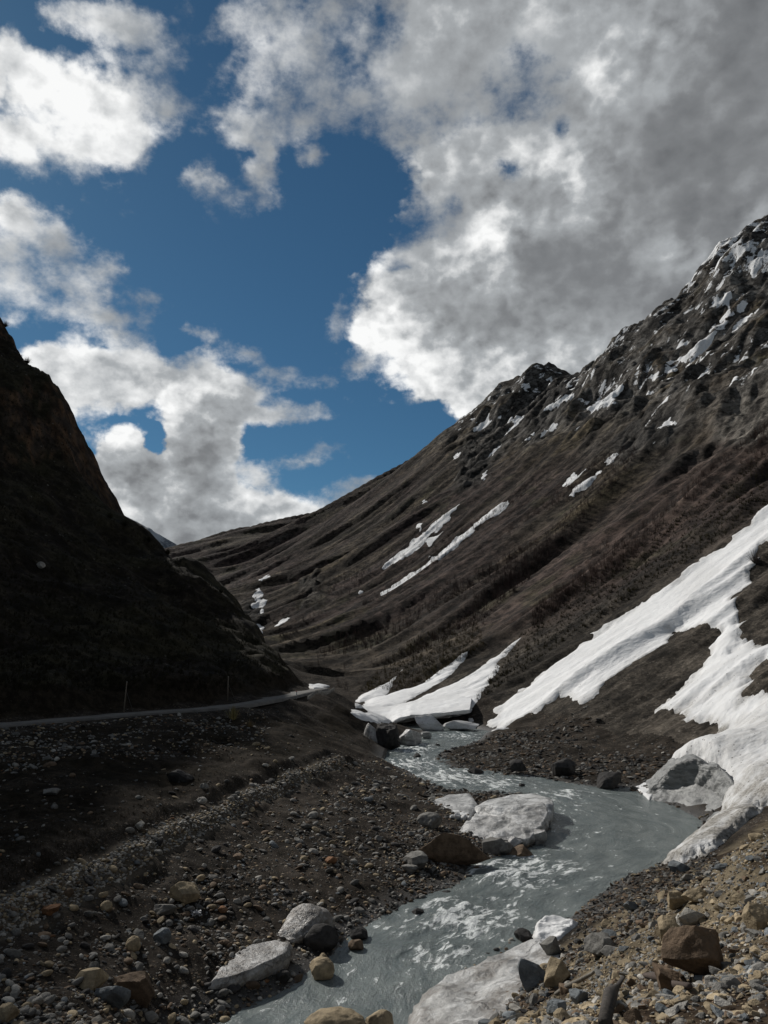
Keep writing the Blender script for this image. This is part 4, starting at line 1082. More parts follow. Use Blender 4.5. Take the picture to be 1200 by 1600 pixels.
def ico(sub):
    t = (1 + 5 ** .5) / 2
    v = [(-1, t, 0), (1, t, 0), (-1, -t, 0), (1, -t, 0), (0, -1, t), (0, 1, t), (0, -1, -t), (0, 1, -t), (t, 0, -1), (t, 0, 1), (-t, 0, -1), (-t, 0, 1)]
    f = [(0, 11, 5), (0, 5, 1), (0, 1, 7), (0, 7, 10), (0, 10, 11), (1, 5, 9), (5, 11, 4), (11, 10, 2), (10, 7, 6), (7, 1, 8), (3, 9, 4), (3, 4, 2), (3, 2, 6), (3, 6, 8), (3, 8, 9), (4, 9, 5), (2, 4, 11), (6, 2, 10), (8, 6, 7), (9, 8, 1)]
    v = [np.array(p, float) / np.linalg.norm(p) for p in v]
    for _ in range(sub):
        cache = {}; nf = []
        def mid(a, b):
            k = (min(a, b), max(a, b))
            if k not in cache:
                p = v[a] + v[b]; v.append(p / np.linalg.norm(p)); cache[k] = len(v) - 1
            return cache[k]
        for a, b, c in f:
            ab, bc, ca = mid(a, b), mid(b, c), mid(c, a)
            nf += [(a, ab, ca), (b, bc, ab), (c, ca, bc), (ab, bc, ca)]
        f = nf
    return np.array(v), np.array(f)
ICO = [ico(i) for i in range(5)]
rng = np.random.RandomState(5)
def rock_shape(seed, sub=2, cuts=9, sharp=1.0, flat=.7, longer=1.2, rough=.05):
    """unit stone: a ball cut by planes, then roughened"""
    r = np.random.RandomState(seed)
    v, f = ICO[sub]
    v = v.copy()
    for _ in range(cuts):
        nn = r.normal(size=3); nn /= np.linalg.norm(nn)
        d = 1 - sharp * (.22 + .33 * r.rand())
        s = v @ nn
        m = s > d
        v[m] -= ((s[m] - d) * .94)[:, None] * nn
    if rough:
        v = v * (1 + rough * fbm(v[:, 0] * 2.3 + seed, v[:, 1] * 2.3 + v[:, 2] * 1.7, 4, seed % 50))[:, None]
    v = v / np.abs(v).max(0)
    return v * np.array([longer, 1.0, flat]), f
TINTS = {'grey': (.175, .170, .158), 'pale': (.33, .315, .285), 'dark': (.045, .043, .042), 'tan': (.31, .25, .165), 'brown': (.14, .10, .068), 'rust': (.20, .105, .055), 'bluish': (.15, .165, .175)}
def rot_m(ax, ay, az):
    ca, sa, cb, sb, cc, sc = math.cos(ax), math.sin(ax), math.cos(ay), math.sin(ay), math.cos(az), math.sin(az)
    return np.array([[cc, -sc, 0], [sc, cc, 0], [0, 0, 1]]) @ np.array([[cb, 0, sb], [0, 1, 0], [-sb, 0, cb]]) @ np.array([[1, 0, 0], [0, ca, -sa], [0, sa, ca]])

def boulder(px, py, wpx, hpx, label, tint='grey', seed=1, cuts=10, sharp=.95, rot=0.0, tilt=(0, 0), depth=1.0, sub=4, rough=.05, name='boulder', cat='boulder', group=None, z=None, sink=.22, y0=2.5, mat=None):
    """one big stone: wpx, hpx is its size in the photo, (px, py) the middle of its foot"""
    p = hit(px, py, y0) if z is None else atz(px, py, z)
    sc = p[1] / F
    hx, hz = wpx * sc / 2, hpx * sc / (1 - sink) / 2 * 1.02
    v, f = rock_shape(seed, sub, cuts + (9 if sharp > .85 else 0), sharp * (1.1 if sharp > .85 else 1), 1.0, 1.0, rough)
    v = v * np.array([hx, max(hx, hz) * depth, hz]) @ rot_m(tilt[0], tilt[1], rot).T
    v[:, 2] += hz * (1 - 2 * sink)
    t = np.tile(np.array(TINTS[tint]), (len(v), 1))
    o = np_mesh(name, v, f, mat or M_ROCK, sub > 2, {'tint': t, 'grime': np.full(len(v), .5)})
    o.data.set_sharp_from_angle(angle=R(24 if sharp > .85 else 60))
    o.location = (p[0], p[1] + max(hx, hz) * depth * .5, p[2])
    return tag(o, label, cat, group)

boulder(605, 1171, 42, 44, 'big black boulder between the slope under the road and the snow bridge blocks', 'dark', 21, 12, .84, .4, z=.1, rough=.12)
boulder(885, 1211, 42, 24, 'flat topped black boulder on the gravel flat, the larger of the two near the middle', 'dark', 22, 12, .84, .1, tilt=(0, .08), z=.35)
boulder(810, 1207, 30, 18, 'low dark boulder on the gravel flat left of the flat topped black one', 'dark', 23, 8, .9, .6, z=.3)
boulder(955, 1231, 44, 21, 'black wedge shaped boulder at the water edge left of the snow bank', 'dark', 24, 11, .84, .2, tilt=(0, -.22), z=.05)
boulder(743, 1209, 24, 9, 'small black boulder in the shallows beside the gravel flat', 'dark', 25, 8, .9, .9, z=0)
boulder(653, 1184, 14, 6, 'small dark stone standing in the rapids upstream', 'dark', 26, 8, .9, .1, z=0)
boulder(684, 1166, 9, 4, 'tiny dark stone in the river near the right bank tip', 'dark', 27, 8, .9, .1, z=0)
boulder(768, 1240, 10, 4, 'tiny dark stone in the water behind the ice slab', 'dark', 28, 8, .9, .1, z=0)
boulder(815, 1229, 12, 4, 'small flat stone in the channel along the gravel flat', 'dark', 29, 8, .9, .1, z=0)
boulder(501, 1531, 38, 25, 'rounded orange tan boulder in the water near the left bank', 'tan', 31, 5, .6, .3, z=-.02, rough=.03)
boulder(505, 1503, 15, 10, 'small tan stone in the water behind the rounded orange boulder', 'tan', 38, 5, .6, .3, z=-.02)
boulder(557, 1485, 25, 14, 'brown stone in the shallows off the left gravel bank', 'brown', 32, 7, .8, .3, z=-.02)
boulder(560, 1469, 30, 15, 'dark stone at the water edge behind the brown one', 'dark', 33, 8, .9, .3, z=0)
boulder(651, 1431, 22, 9, 'small black stone just off the left bank in the river', 'dark', 34, 8, .9, .3, z=0)
boulder(699, 1402, 16, 8, 'dark stone on the left bank edge below the pebble spit', 'dark', 35, 8, .9, .3)
boulder(521, 1628, 92, 34, 'broad rust stained boulder cut by the bottom edge of the photo', 'tan', 36, 9, .7, .15, z=-.05, depth=.7)
boulder(592, 1612, 46, 22, 'tan boulder at the bottom edge right of the broad rust stained one', 'tan', 37, 9, .8, .5, z=-.05, depth=.8)
boulder(285, 1412, 46, 27, 'mossy yellow brown boulder in the middle of the left gravel', 'tan', 41, 11, 1, .2)
boulder(256, 1430, 30, 14, 'dark grey boulder just left of and below the mossy one', 'grey', 42, 9, .9, .7)
boulder(74, 1430, 28, 13, 'flat rust coloured stone at the foot of the stony path', 'rust', 43, 9, .9, .1)
boulder(275, 1222, 48, 18, 'flat black slab lying on the dark upper bench', 'dark', 44, 6, 1, .1, tilt=(0, .05), sink=.3)
boulder(164, 1423, 18, 12, 'smooth tan cobble on the gravel below the path', 'tan', 45, 4, .5, .1)
boulder(251, 1474, 26, 19, 'light grey cobble on the lower gravel left of the ice chunk', 'bluish', 46, 5, .6, .1)
boulder(206, 1486, 22, 18, 'rounded tan cobble near the light grey one', 'tan', 47, 5, .6, .4)
boulder(217, 1297, 15, 14, 'small pale angular stone above the path on the dark bench', 'pale', 48, 8, 1, .4)
boulder(314, 1256, 16, 9, 'lone pale oval stone on the path edge', 'pale', 49, 4, .5, .4)
boulder(347, 1426, 14, 8, 'orange cobble right of the mossy boulder', 'rust', 50, 5, .6, .4)
boulder(517, 1350, 18, 10, 'orange brown stone high on the left gravel bank', 'rust', 51, 6, .7, .4)
boulder(318, 1228 + 5, 14, 8, 'grey stone right of the flat black slab', 'grey', 52, 6, .7, .4)
boulder(78, 1242, 26, 9, 'pair of low grey stones half sunk in the upper bench', 'grey', 53, 9, .9, .2)
boulder(60, 886, 17, 9, 'pale rock outcrop on the dark hillside above the road', 'pale', 54, 11, 1, .4, sink=.3, y0=70)
# stones and slabs round the large ice slab
boulder(708, 1352, 112, 42, 'long thin brown rock slab tilted on the bank in front of the ice slab', 'brown', 61, 6, 1.0, -.10, tilt=(.30, .12), depth=.22, sink=.25)
boulder(812, 1347, 58, 22, 'brown rock under the front corner of the ice slab', 'brown', 62, 7, 1.0, -.05, tilt=(0, .10), depth=.5, sink=.3)
boulder(772, 1334, 46, 24, 'rounded dark grey rock against the front of the ice slab', 'grey', 63, 6, .7, .2, depth=.7)
boulder(790, 1337, 30, 18, 'grey rock leaning on the rounded one below the ice slab', 'grey', 64, 6, .8, .2, depth=.7)
boulder(650, 1355, 40, 18, 'dark boulder on the bank left of the thin brown slab', 'grey', 65, 9, .9, .2)
boulder(640, 1358 + 6, 26, 12, 'grey boulder in front of the dark one left of the thin slab', 'grey', 66, 9, .9, .2)
boulder(672, 1294, 40, 20, 'rounded brown grey boulder behind the thin slab', 'grey', 67, 6, .7, .2)
# bottom left
boulder(165, 1568, 62, 30, 'flat blue grey slab lying on the rubble at the bottom left', 'bluish', 71, 5, 1.0, .12, tilt=(.12, -.16), depth=.55, sink=.35)
boulder(205, 1560, 70, 34, 'brown layered rock beside the flat blue grey slab', 'brown', 72, 8, 1.0, -.3, tilt=(.1, .25), depth=.5, sink=.35)
boulder(135, 1545, 50, 26, 'rough tan rock behind the flat blue grey slab', 'tan', 73, 10, 1.0, .3, sink=.35)
boulder(8, 1596, 30, 22, 'brown tan cobble in the bottom left corner', 'tan', 74, 6, .8, .3)
boulder(500, 1484, 52, 30, 'rounded dark boulder at the water edge beside the grey ice mound', 'dark', 75, 4, .5, .1, depth=.8, rough=.03)
boulder(442, 1535, 20, 14, 'dark stone under the right end of the flat ice sheet', 'dark', 76, 7, .8, .1)
# heap on the right
boulder(1098, 1532, 96, 66, 'big dark brown angular boulder in the rubble heap on the right', 'brown', 81, 3, .95, .2, tilt=(.1, .12), depth=.8, sink=.2)
boulder(1052, 1548, 58, 30, 'dark brown rock left of the big angular one', 'brown', 82, 8, 1.0, .1, tilt=(0, .3), sink=.3)
boulder(1063, 1420, 36, 24, 'square tan block in the heap above the big dark boulder', 'tan', 83, 6, 1.0, .2)
boulder(1185, 1455, 44, 34, 'tan angular block at the right edge of the heap', 'tan', 84, 6, 1.0, .2)
boulder(1052, 1478, 40, 38, 'upright tan rock tilted left in the middle of the heap', 'tan', 85, 6, 1.0, .2, tilt=(0, -.4))
boulder(1090, 1412, 34, 20, 'wide tan stone right of the square tan block', 'tan', 86, 6, .9, .2)
boulder(1085, 1448, 40, 24, 'grey white angular stone in the heap', 'pale', 87, 7, 1.0, .2)
boulder(1048, 1485 - 8, 34, 30, 'ochre stone leaning beside the upright tan rock', 'tan', 88, 7, 1.0, .7)
boulder(1065, 1362, 32, 14, 'blue grey flat stone at the top edge of the heap', 'bluish', 89, 7, 1.0, .7)
boulder(965, 1358, 36, 12, 'flat brown stone at the river edge beyond the heap', 'brown', 90, 7, 1.0, .7)
boulder(865, 1496, 36, 26, 'grey rock on the heap edge beside the foreground ice', 'grey', 91, 7, 1.0, .7)
boulder(945, 1490, 52, 26, 'broad grey brown stone high on the heap edge', 'grey', 92, 7, 1.0, .3)
boulder(838, 1545, 48, 34, 'blue grey block on the lower left flank of the heap', 'bluish', 93, 6, 1.0, .3)
boulder(873, 1543, 40, 34, 'ochre grey block beside the blue grey one on the heap flank', 'tan', 94, 6, 1.0, .6)
boulder(905, 1570, 32, 20, 'pale blue stone low on the heap', 'bluish', 95, 6, 1.0, .6)
boulder(875, 1590, 34, 22, 'pale blue grey stone near the bottom edge of the heap', 'bluish', 96, 6, 1.0, .1)
boulder(819, 1474, 26, 17, 'dark stone in the water beside the white tip of the foreground ice', 'dark', 97, 6, .8, .1, z=0)

# ---- countable repeats: medium stones, copies of a few protos
def protos(tints, angular, n, seed):
    out = []
    for i in range(n):
        r = np.random.RandomState(seed + i)
        v, f = rock_shape(seed + i, 3, 18 if angular else 5, 1.1 if angular else .55, .5 + .3 * r.rand(), 1.1 + .4 * r.rand(), .05 if angular else .02)
        tn = tints[i % len(tints)]
        me_o = np_mesh('stone', v, f, M_ROCK, True, {'tint': np.tile(np.array(TINTS[tn]) * (.8 + .4 * r.rand()), (len(v), 1))})
        if angular: me_o.data.set_sharp_from_angle(angle=R(22))
        out.append([me_o, tn, False])
    return out
USED = {}
def near_label(x, y, z, s, tint, kind):
    px, py = px_of(x, y, z)
    w = s * 2 * F / y
    size = 'small ' if w < 11 else ('large ' if w > 19 else '')
    col = {'grey': 'grey', 'pale': 'pale', 'dark': 'black', 'tan': 'tan', 'brown': 'brown', 'bluish': 'blue grey'}[tint]
    order = sorted(LANDMARKS, key=lambda l: ((l[0] - px) ** 2 + (l[1] - py) ** 2) / l[3])
    for best in order[:4]:
        dx, dy = px - best[0], py - best[1]
        rel = ('left of' if dx < 0 else 'right of') if abs(dx) > abs(dy) else ('behind' if dy < 0 else 'in front of')
        dist = math.hypot(dx, dy)
        far = 'just ' if dist < 45 else ('' if dist < 100 else 'well ')
        lab = '%s%s %s stone %s%s %s' % (size, kind, col, far, rel, best[2])
        if lab not in USED:
            break
    USED[lab] = 1
    return lab
LANDMARKS = [(285, 1400, 'the mossy boulder', 1.2), (275, 1215, 'the flat black slab', 1.2), (390, 1510, 'the flat ice sheet', 1.5), (480, 1445, 'the grey ice mound', 1.3), (165, 1560, 'the flat blue grey slab', 1.2),
             (501, 1520, 'the orange tan boulder', .8), (708, 1340, 'the thin brown slab', 1.2), (74, 1425, 'the flat rust stone', 1), (206, 1478, 'the tan cobble', .7), (251, 1464, 'the light grey cobble', .7), (517, 1345, 'the orange brown stone', 1), (650, 1350, 'the dark bank boulder', .8), (8, 1590, 'the corner cobble', .8),
             (1098, 1500, 'the big dark angular boulder', 1.4), (1063, 1408, 'the square tan block', .9), (1185, 1440, 'the tan block at the edge', 1), (1052, 1460, 'the upright tan rock', 1), (865, 1483, 'the grey heap edge rock', 1), (945, 1478, 'the broad grey brown stone', 1), (838, 1530, 'the blue grey block', 1), (875, 1580, 'the pale blue grey stone', .9), (1065, 1355, 'the blue grey flat stone', 1), (965, 1590, 'the dark log', 1), (905, 1540, 'the grey stick', 1)]
def place_stones(pts, pr, sizes, labels, group, seed, sink=.3):
    r = np.random.RandomState(seed)
    for (x, y, z), s in zip(pts, sizes):
        p = pr[r.randint(len(pr))]
        if not p[2]:
            o = p[0]; p[2] = True
        else:
            o = p[0].copy(); COL.objects.link(o)
        o.location = (x, y, z + s * (.5 - sink))
        o.scale = (s, s, s)
        o.rotation_euler = (r.normal() * .25, r.normal() * .25, r.rand() * 6.28)
        tag(o, near_label(x, y, z, s, p[1], 'angular' if 'heap' in group else 'rounded'), 'stone', group)
    for p in pr:
        if not p[2]: bpy.data.objects.remove(p[0])
def scatter_px(poly, n, seed, y0=2.5, minsep=10):
    """points spread over an outline traced in the photo, dropped on the ground"""
    r = np.random.RandomState(seed); P = np.array(poly, float)
    out = []; used = []
    tries = 0
    while len(out) < n and tries < n * 60:
        tries += 1
        a = P.min(0) + r.rand(2) * (P.max(0) - P.min(0))
        if not inside_poly(np.array([a[0]]), np.array([a[1]]), poly)[0]: continue
        if any((a[0] - b[0]) ** 2 + (a[1] - b[1]) ** 2 < minsep ** 2 for b in used): continue
        p = hit(a[0], a[1], y0)
        used.append(a); out.append(p)
    return out
LB = [(0, 1440), (120, 1390), (300, 1305), (450, 1240), (560, 1215), (640, 1250), (660, 1290), (640, 1400), (560, 1440), (430, 1455), (330, 1500), (320, 1600), (0, 1600)]
pts = scatter_px(LB, 105, 3, minsep=22)
r = np.random.RandomState(8)
sz = [p[1] / F * (3.2 + 4.0 * r.rand() ** 2) for p in pts]
place_stones(pts, protos(['grey', 'pale', 'tan', 'grey', 'dark', 'bluish', 'brown'], False, 14, 300), sz,
             {'grey': 'rounded grey stone half sunk in the gravel of the left bank', 'pale': 'rounded pale stone standing out in the gravel of the left bank', 'tan': 'rounded tan stone in the gravel of the left bank',
              'dark': 'rounded near black stone in the gravel of the left bank', 'bluish': 'rounded blue grey stone in the gravel of the left bank', 'brown': 'rounded brown stone in the gravel of the left bank'}, 'stones on the left gravel bank', 1)
RH = [(1195, 1300), (1150, 1335), (1080, 1375), (1000, 1410), (940, 1450), (880, 1490), (820, 1530), (790, 1590), (1190, 1595)]
pts = scatter_px(RH, 110, 4, minsep=21)
sz = [p[1] / F * (6.0 + 6 * r.rand() ** 2) for p in pts]
place_stones(pts, protos(['tan', 'grey', 'tan', 'brown', 'grey', 'bluish', 'pale'], True, 14, 400), sz,
             {'grey': 'angular grey stone in the rubble heap on the right', 'pale': 'angular pale stone in the rubble heap on the right', 'tan': 'angular tan stone in the rubble heap on the right',
              'bluish': 'angular blue grey stone in the rubble heap on the right', 'brown': 'angular brown stone in the rubble heap on the right'}, 'stones in the right rubble heap', 2)

# ---- the rest of the stones, past counting
def scatter_world(n, seed, trange, yrange, cond, size, tints, tw, angular=False, sub=1, big=2.2):
    """returns merged vertices / faces / tints"""
    r = np.random.RandomState(seed)
    t = trange[0] + r.rand(n) * (trange[1] - trange[0])
    y = np.exp(math.log(yrange[0]) + r.rand(n) * math.log(yrange[1] / yrange[0]))
    x = t * y
    z = grid_at(x, y)
    px, py = px_of(x, y, z)
    ok = cond(x, y, z, px, py) > r.rand(n)
    x, y, z = x[ok], y[ok], z[ok]
    m = len(x)
    s = size(x, y, r, m)
    shapes = [rock_shape(seed * 7 + i, sub, 14 if angular else 4, 1.1 if angular else .5, .5 + .35 * (i % 3) / 2, 1.1 + .5 * (i % 4) / 3, 0) for i in range(12)]
    V, Fc, Tn = [], [], []
    base = 0
    which = r.randint(12, size=m); az = r.rand(m) * 6.28; ax = r.normal(size=m) * .25; ay = r.normal(size=m) * .25
    tintv = np.array([TINTS[q] for q in tints]); ti = r.choice(len(tints), size=m, p=np.array(tw) / sum(tw)); br_ = (.65 + .6 * r.rand(m))
    for k_ in range(12):
        idx = np.nonzero(which == k_)[0]
        if not len(idx): continue
        v, f = shapes[k_]
        ca, sa = np.cos(az[idx]), np.sin(az[idx])
        vx = v[None, :, 0] * ca[:, None] - v[None, :, 1] * sa[:, None]
        vy = v[None, :, 0] * sa[:, None] + v[None, :, 1] * ca[:, None]
        vz = v[None, :, 2] + vx * ax[idx][:, None] + vy * ay[idx][:, None]
        ss = s[idx][:, None]
        co = np.stack([vx * ss + x[idx][:, None], vy * ss + y[idx][:, None], vz * ss + (z[idx] + s[idx] * .15)[:, None]], 2).reshape(-1, 3)
        fc = (f[None] + (np.arange(len(idx)) * len(v))[:, None, None]).reshape(-1, 3) + base
        V.append(co); Fc.append(fc); Tn.append(np.repeat(tintv[ti[idx]] * br_[idx][:, None], len(v), 0))
        base += len(co)
    return np.concatenate(V), np.concatenate(Fc), np.concatenate(Tn), m
def pebbles(name, label, parts):
    V, Fc, Tn = [], [], []; b = 0
    for v, f, t, m in parts:
        V.append(v); Fc.append(f + b); Tn.append(t); b += len(v)
    o = np_mesh(name, np.concatenate(V), np.concatenate(Fc), M_ROCK, False, {'tint': np.concatenate(Tn)})
    tag(o, label, 'gravel', kind='stuff')
    print(name, sum(p[3] for p in parts), 'stones')
def wsr(x, y): return -signed(x, y, river)
def c_left(x, y, z, px, py):
    w = wsr(x, y)
    dp, _, sp = seg_dist(x, y, pathl)
    up = np.where((sp > 0) & (dp > 1.0), .10, 1.0)           # thin on the dark bench
    patchy = .25 + .75 * sstep(fbm(x / 3.5, y / 3.5, 4, 8), -.35, .25)
    up = np.where((sp < 0) & (dp > .5) & (dp < 2.4), .28, up)
    nearpath = np.where(dp < .6, 1.6, 0)
    dro, _, sro = seg_dist(x, y, road)
    tal = np.where((dro < 20) & (sro < 0) & (px < 420), .85, 0)
    hill = (sro > 0) | (dro < 2.4)
    r_ = np.maximum(np.maximum(up * patchy, nearpath), tal * patchy)
    return np.where((w > -.2) & (~hill) & (x < 25) & (px < 850), r_, 0)
def szp(a, b, p):
    def f(x, y, r, m):
        q = r.rand(m) ** p
        return (a + (b - a) * q) * np.clip(.75 + y / 120, .75, 1.6)
    return f
def noslab(px, py):
    k_ = inside_poly(px, py, [(640, 1640), (645, 1560), (690, 1515), (735, 1498), (800, 1474), (830, 1462), (845, 1445), (905, 1448), (882, 1482), (850, 1492), (802, 1525), (776, 1545), (768, 1575), (740, 1640)])
    return np.where(k_, .04, 1.0)
def c_heap(x, y, z, px, py):
    d = signed(px, py, [(1300, 1240), (1195, 1290), (1150, 1325), (1090, 1362), (1040, 1392), (1000, 1405), (940, 1445), (885, 1480), (830, 1515), (790, 1560), (750, 1620), (700, 1750), (900, 4000), (6000, 4000), (6000, 1300)])
    q1 = np.hypot(x - _hd[0], y - _hd[1]) / 1.1; q2 = np.hypot(x - _hd2[0], y - _hd2[1]) / .7
    return sstep(d, -3, 6) * .95 * noslab(px, py) * (1 - .85 * np.maximum(np.exp(-q1 ** 2), np.exp(-q2 ** 2)))
def c_bankr(x, y, z, px, py):
    w = wsr(x, y)
    return np.where((w > -.3) & (w < 9) & (px > 600) & (px < 1120) & (y < 60) , .9, 0) * noslab(px, py)
def c_flat(x, y, z, px, py):
    w = wsr(x, y)
    return np.where((w > -.4) & (px > 660) & (px < 1060) & (y > 62) & (y < 118), sstep(w, 22, 8) * (.35 + .65 * sstep(fbm(x / 4, y / 4, 3, 2), -.3, .3)), 0)
pebbles('gravel', 'grey and brown stones and pebbles strewn over the left river bank', [
    scatter_world(60000, 11, (-.66, .22), (14, 100), c_left, szp(.014, .085, 2.2), ['grey', 'dark', 'tan', 'brown', 'pale', 'bluish', 'rust'], [10, 4, 4, 5, 5, 2.5, .5]),
    scatter_world(7500, 12, (-.66, .16), (18, 80), c_left, szp(.06, .19, 2.6), ['grey', 'dark', 'tan', 'brown', 'pale'], [10, 4, 3, 4, 3], sub=2)])
def c_path(x, y, z, px, py):
    dp, _, sp = seg_dist(x, y, pathl)
    return np.where((dp < .55) & (px < 560), .9, 0)
pebbles('path_stones', 'pale line of small stones edging the old path across the left bank', [
    scatter_world(110000, 17, (-.6, .02), (22, 76), c_path, szp(.02, .08, 1.8), ['grey', 'pale', 'tan'], [2, 12, 5])])
for _k in TINTS: TINTS[_k] = tuple(1.2 * q_ for q_ in TINTS[_k])     # the heap is paler rock than the river gravel
pebbles('rubble', 'broken tan and grey stones covering the heap on the right', [
    scatter_world(75000, 13, (.0, .9), (4.5, 42), c_heap, szp(.008, .05, 2.2), ['tan', 'grey', 'brown', 'pale', 'bluish', 'dark'], [9, 7, 3, 4, 2, 1], True),
    scatter_world(16000, 18, (.2, 1.8), (2.1, 14), c_heap, szp(.008, .045, 2.0), ['tan', 'grey', 'brown', 'pale', 'bluish'], [9, 7, 3, 4, 2], True),
    scatter_world(8000, 14, (.0, .8), (6, 42), c_heap, szp(.035, .11, 2.5), ['tan', 'grey', 'brown', 'pale', 'bluish'], [9, 7, 2, 4, 2.5], True, 2)])
for _k in TINTS: TINTS[_k] = tuple(q_ / 1.5 for q_ in TINTS[_k])
pebbles('gravel', 'wet brown and grey stones along the right water edge', [
    scatter_world(16000, 15, (.0, .5), (22, 60), c_bankr, szp(.03, .13, 2.5), ['grey', 'brown', 'dark', 'tan'], [8, 6, 4, 1.5], True),
    scatter_world(14000, 16, (.02, .45), (62, 118), c_flat, szp(.05, .20, 3.0), ['grey', 'dark', 'brown', 'pale'], [8, 6, 4, 1], True)])

# ------------------------------------------------------------------ ice slabs (radial slabs: outline, rim, base)
def slab(name, outline, top, base, n=96, rings=26, edge=.16, disp=.08, lam=1.2, seed=0, under=.25, step=None, grime=None, mat=None):
    P = np.array(outline, float)
    P = np.vstack([P, P[:1]]); s = np.concatenate([[0], np.cumsum(np.hypot(*np.diff(P, axis=0).T))])
    t = np.linspace(0, s[-1], n + 1)[:-1]
    B = np.stack([np.interp(t, s, P[:, i]) for i in (0, 1)], 1)
    c = B.mean(0)
    d = B - c
    rr = np.hypot(d[:, 0], d[:, 1]); ang = np.arctan2(d[:, 1], d[:, 0])
    B = c + d * (1 + .035 * fbm(np.cos(ang) * 4 + seed, np.sin(ang) * 4, 4, seed))[:, None]
    d = B - c
    V = []; G = []
    ts = 1 - np.linspace(0, 1, rings) ** 1.0
    ts = np.linspace(0.02, 1, rings) ** .75
    for q in ts:
        p = c + d * q * (1 - edge * .25)
        e = sstep(np.full(len(p), q), 1, 1 - edge)
        z = np.array([top(a[0], a[1]) for a in p])
        z = z - .30 * (1 - e) * .5
        z = z + disp * fbm(p[:, 0] / lam, p[:, 1] / lam, 5, seed) + disp * .8 * (1 - 2 * np.abs(gnoise(p[:, 0] / lam * .6, p[:, 1] / lam * .6, seed + 7)))
        if step is not None: z = z + step(p[:, 0], p[:, 1])
        V.append(np.stack([p[:, 0], p[:, 1], z], 1)); G.append(np.full(n, .15 + .2 * (1 - e)))
    last = V[-1]
    for k_ in range(1, 15):
        w = k_ / 14
        sh = 1 + .02 * math.sin(w * 3) - under * w * w * .5
        p = c + (last[:, :2] - c) * sh
        zz = last[:, 2] * (1 - w) + base * w
        nn = disp * 1.2 * fbm(ang * 6, zz / lam * 2 + ang * 2, 4, seed + 3)
        p = p + d / rr[:, None] * nn[:, None]
        V.append(np.stack([p[:, 0], p[:, 1], zz], 1)); G.append(.35 + .5 * np.full(n, w))
    V = np.concatenate(V); G = np.concatenate(G)
    if grime is not None: G = np.maximum(G, grime(V[:, 0], V[:, 1], V[:, 2]))
    R_ = rings + 14
    f = [[a * n + i, a * n + (i + 1) % n, (a + 1) * n + (i + 1) % n, (a + 1) * n + i] for a in range(R_ - 1) for i in range(n)]
    f += [[(2 * i) % n, (2 * i + 1) % n, (2 * i + 2) % n, n // 2 if False else (2 * i + 2) % n] for i in range(0)]
    V = np.vstack([V, [[c[0], c[1], V[:n, 2].mean()]]]); G = np.append(G, .2)
    ff4 = np.array(f)
    ctr = len(V) - 1
    cap = np.array([[ctr, (i + 1) % n, i, i] for i in range(0)])
    o = np_mesh(name, V, np.concatenate([np.stack([ff4[:, 0], ff4[:, 1], ff4[:, 2]], 1), np.stack([ff4[:, 0], ff4[:, 2], ff4[:, 3]], 1), np.array([[ctr, (i + 1) % n, i] for i in range(n)])]), mat or M_ICE, True, {'grime': G})
    return o
def plane_top(p0, p1, p2):
    A_ = np.array([[p[0], p[1], 1] for p in (p0, p1, p2)]); s = np.linalg.solve(A_, [p[2] for p in (p0, p1, p2)])
    return lambda x, y: s[0] * x + s[1] * y + s[2]

isl = empty('ice_slab', atz(780, 1300, 0), 'large cracked white ice slab stranded on the gravel in the middle of the river bend', 'ice slab')
out1 = [atz(px, py, .9)[:2] for px, py in ((735, 1262), (752, 1249), (790, 1244), (835, 1244), (862, 1252), (867, 1262), (860, 1276), (838, 1284), (805, 1290), (770, 1296), (738, 1292), (726, 1276))]
tp = plane_top(atd(745, 1258, 61), (atd(850, 1241, 63)), atd(800, 1292, 52.5))
o = slab('upper_slab', out1, tp, .0, 120, 34, .12, .07, 1.6, 3, .25, step=lambda x, y: -.34 * sstep(y - 59.6 + .25 * (x - 9) + .5 * np.sin(x * .8), .25, -.25) - .30 * np.exp(-((y - 57.2 - .45 * (x - 10) + .3 * np.sin(x * 1.7)) / .16) ** 2) - .35 * np.exp(-((x - 8.2 + .5 * (y - 58)) / .14) ** 2))
adopt(isl, o)
out2 = [atz(px, py, .3)[:2] for px, py in ((712, 1300), (735, 1288), (775, 1290), (815, 1284), (852, 1280), (862, 1292), (850, 1306), (828, 1318), (798, 1318), (765, 1316), (728, 1316))]
o = slab('lower_block', out2, plane_top(atz(720, 1300, .5), atz(850, 1285, 1.1), atz(790, 1312, .55)), -.1, 100, 22, .25, .10, .9, 5, .15, grime=lambda x, y, z: .35 + 0 * x)
adopt(isl, o)
out3 = [atz(px, py, .4)[:2] for px, py in ((664, 1253), (700, 1246), (735, 1247), (748, 1262), (735, 1282), (704, 1277), (680, 1266))]
o = slab('thin_sheet', out3, plane_top(atz(680, 1252, .55), atz(735, 1262, .7), atz(706, 1270, .5)), .2, 60, 14, .2, .04, .8, 7, .1)
adopt(isl, o)
for i, (px, py, w_, h_) in enumerate(((714, 1277, 12, 9), (725, 1279, 11, 8), (735, 1280, 10, 7), (707, 1276, 8, 5))):
    boulder(px, py + 3, w_, h_, ['broken ice lump left of the biggest lump at the foot of the large slab', 'biggest broken ice lump at the left foot of the large slab', 'broken ice lump touching the large slab at its left foot', 'tiniest, leftmost ice lump by the large slab'][i], 'pale', 110 + i, 7, .8, i, name='ice_lump', cat='ice lump', group='ice lumps by the large slab', sub=3, mat=M_SNOW)
boulder(805, 1326, 24, 18, 'small furrowed ice chunk standing below the large ice slab', 'pale', 115, 8, .9, .3, name='ice_chunk', cat='ice chunk', mat=M_ICE)
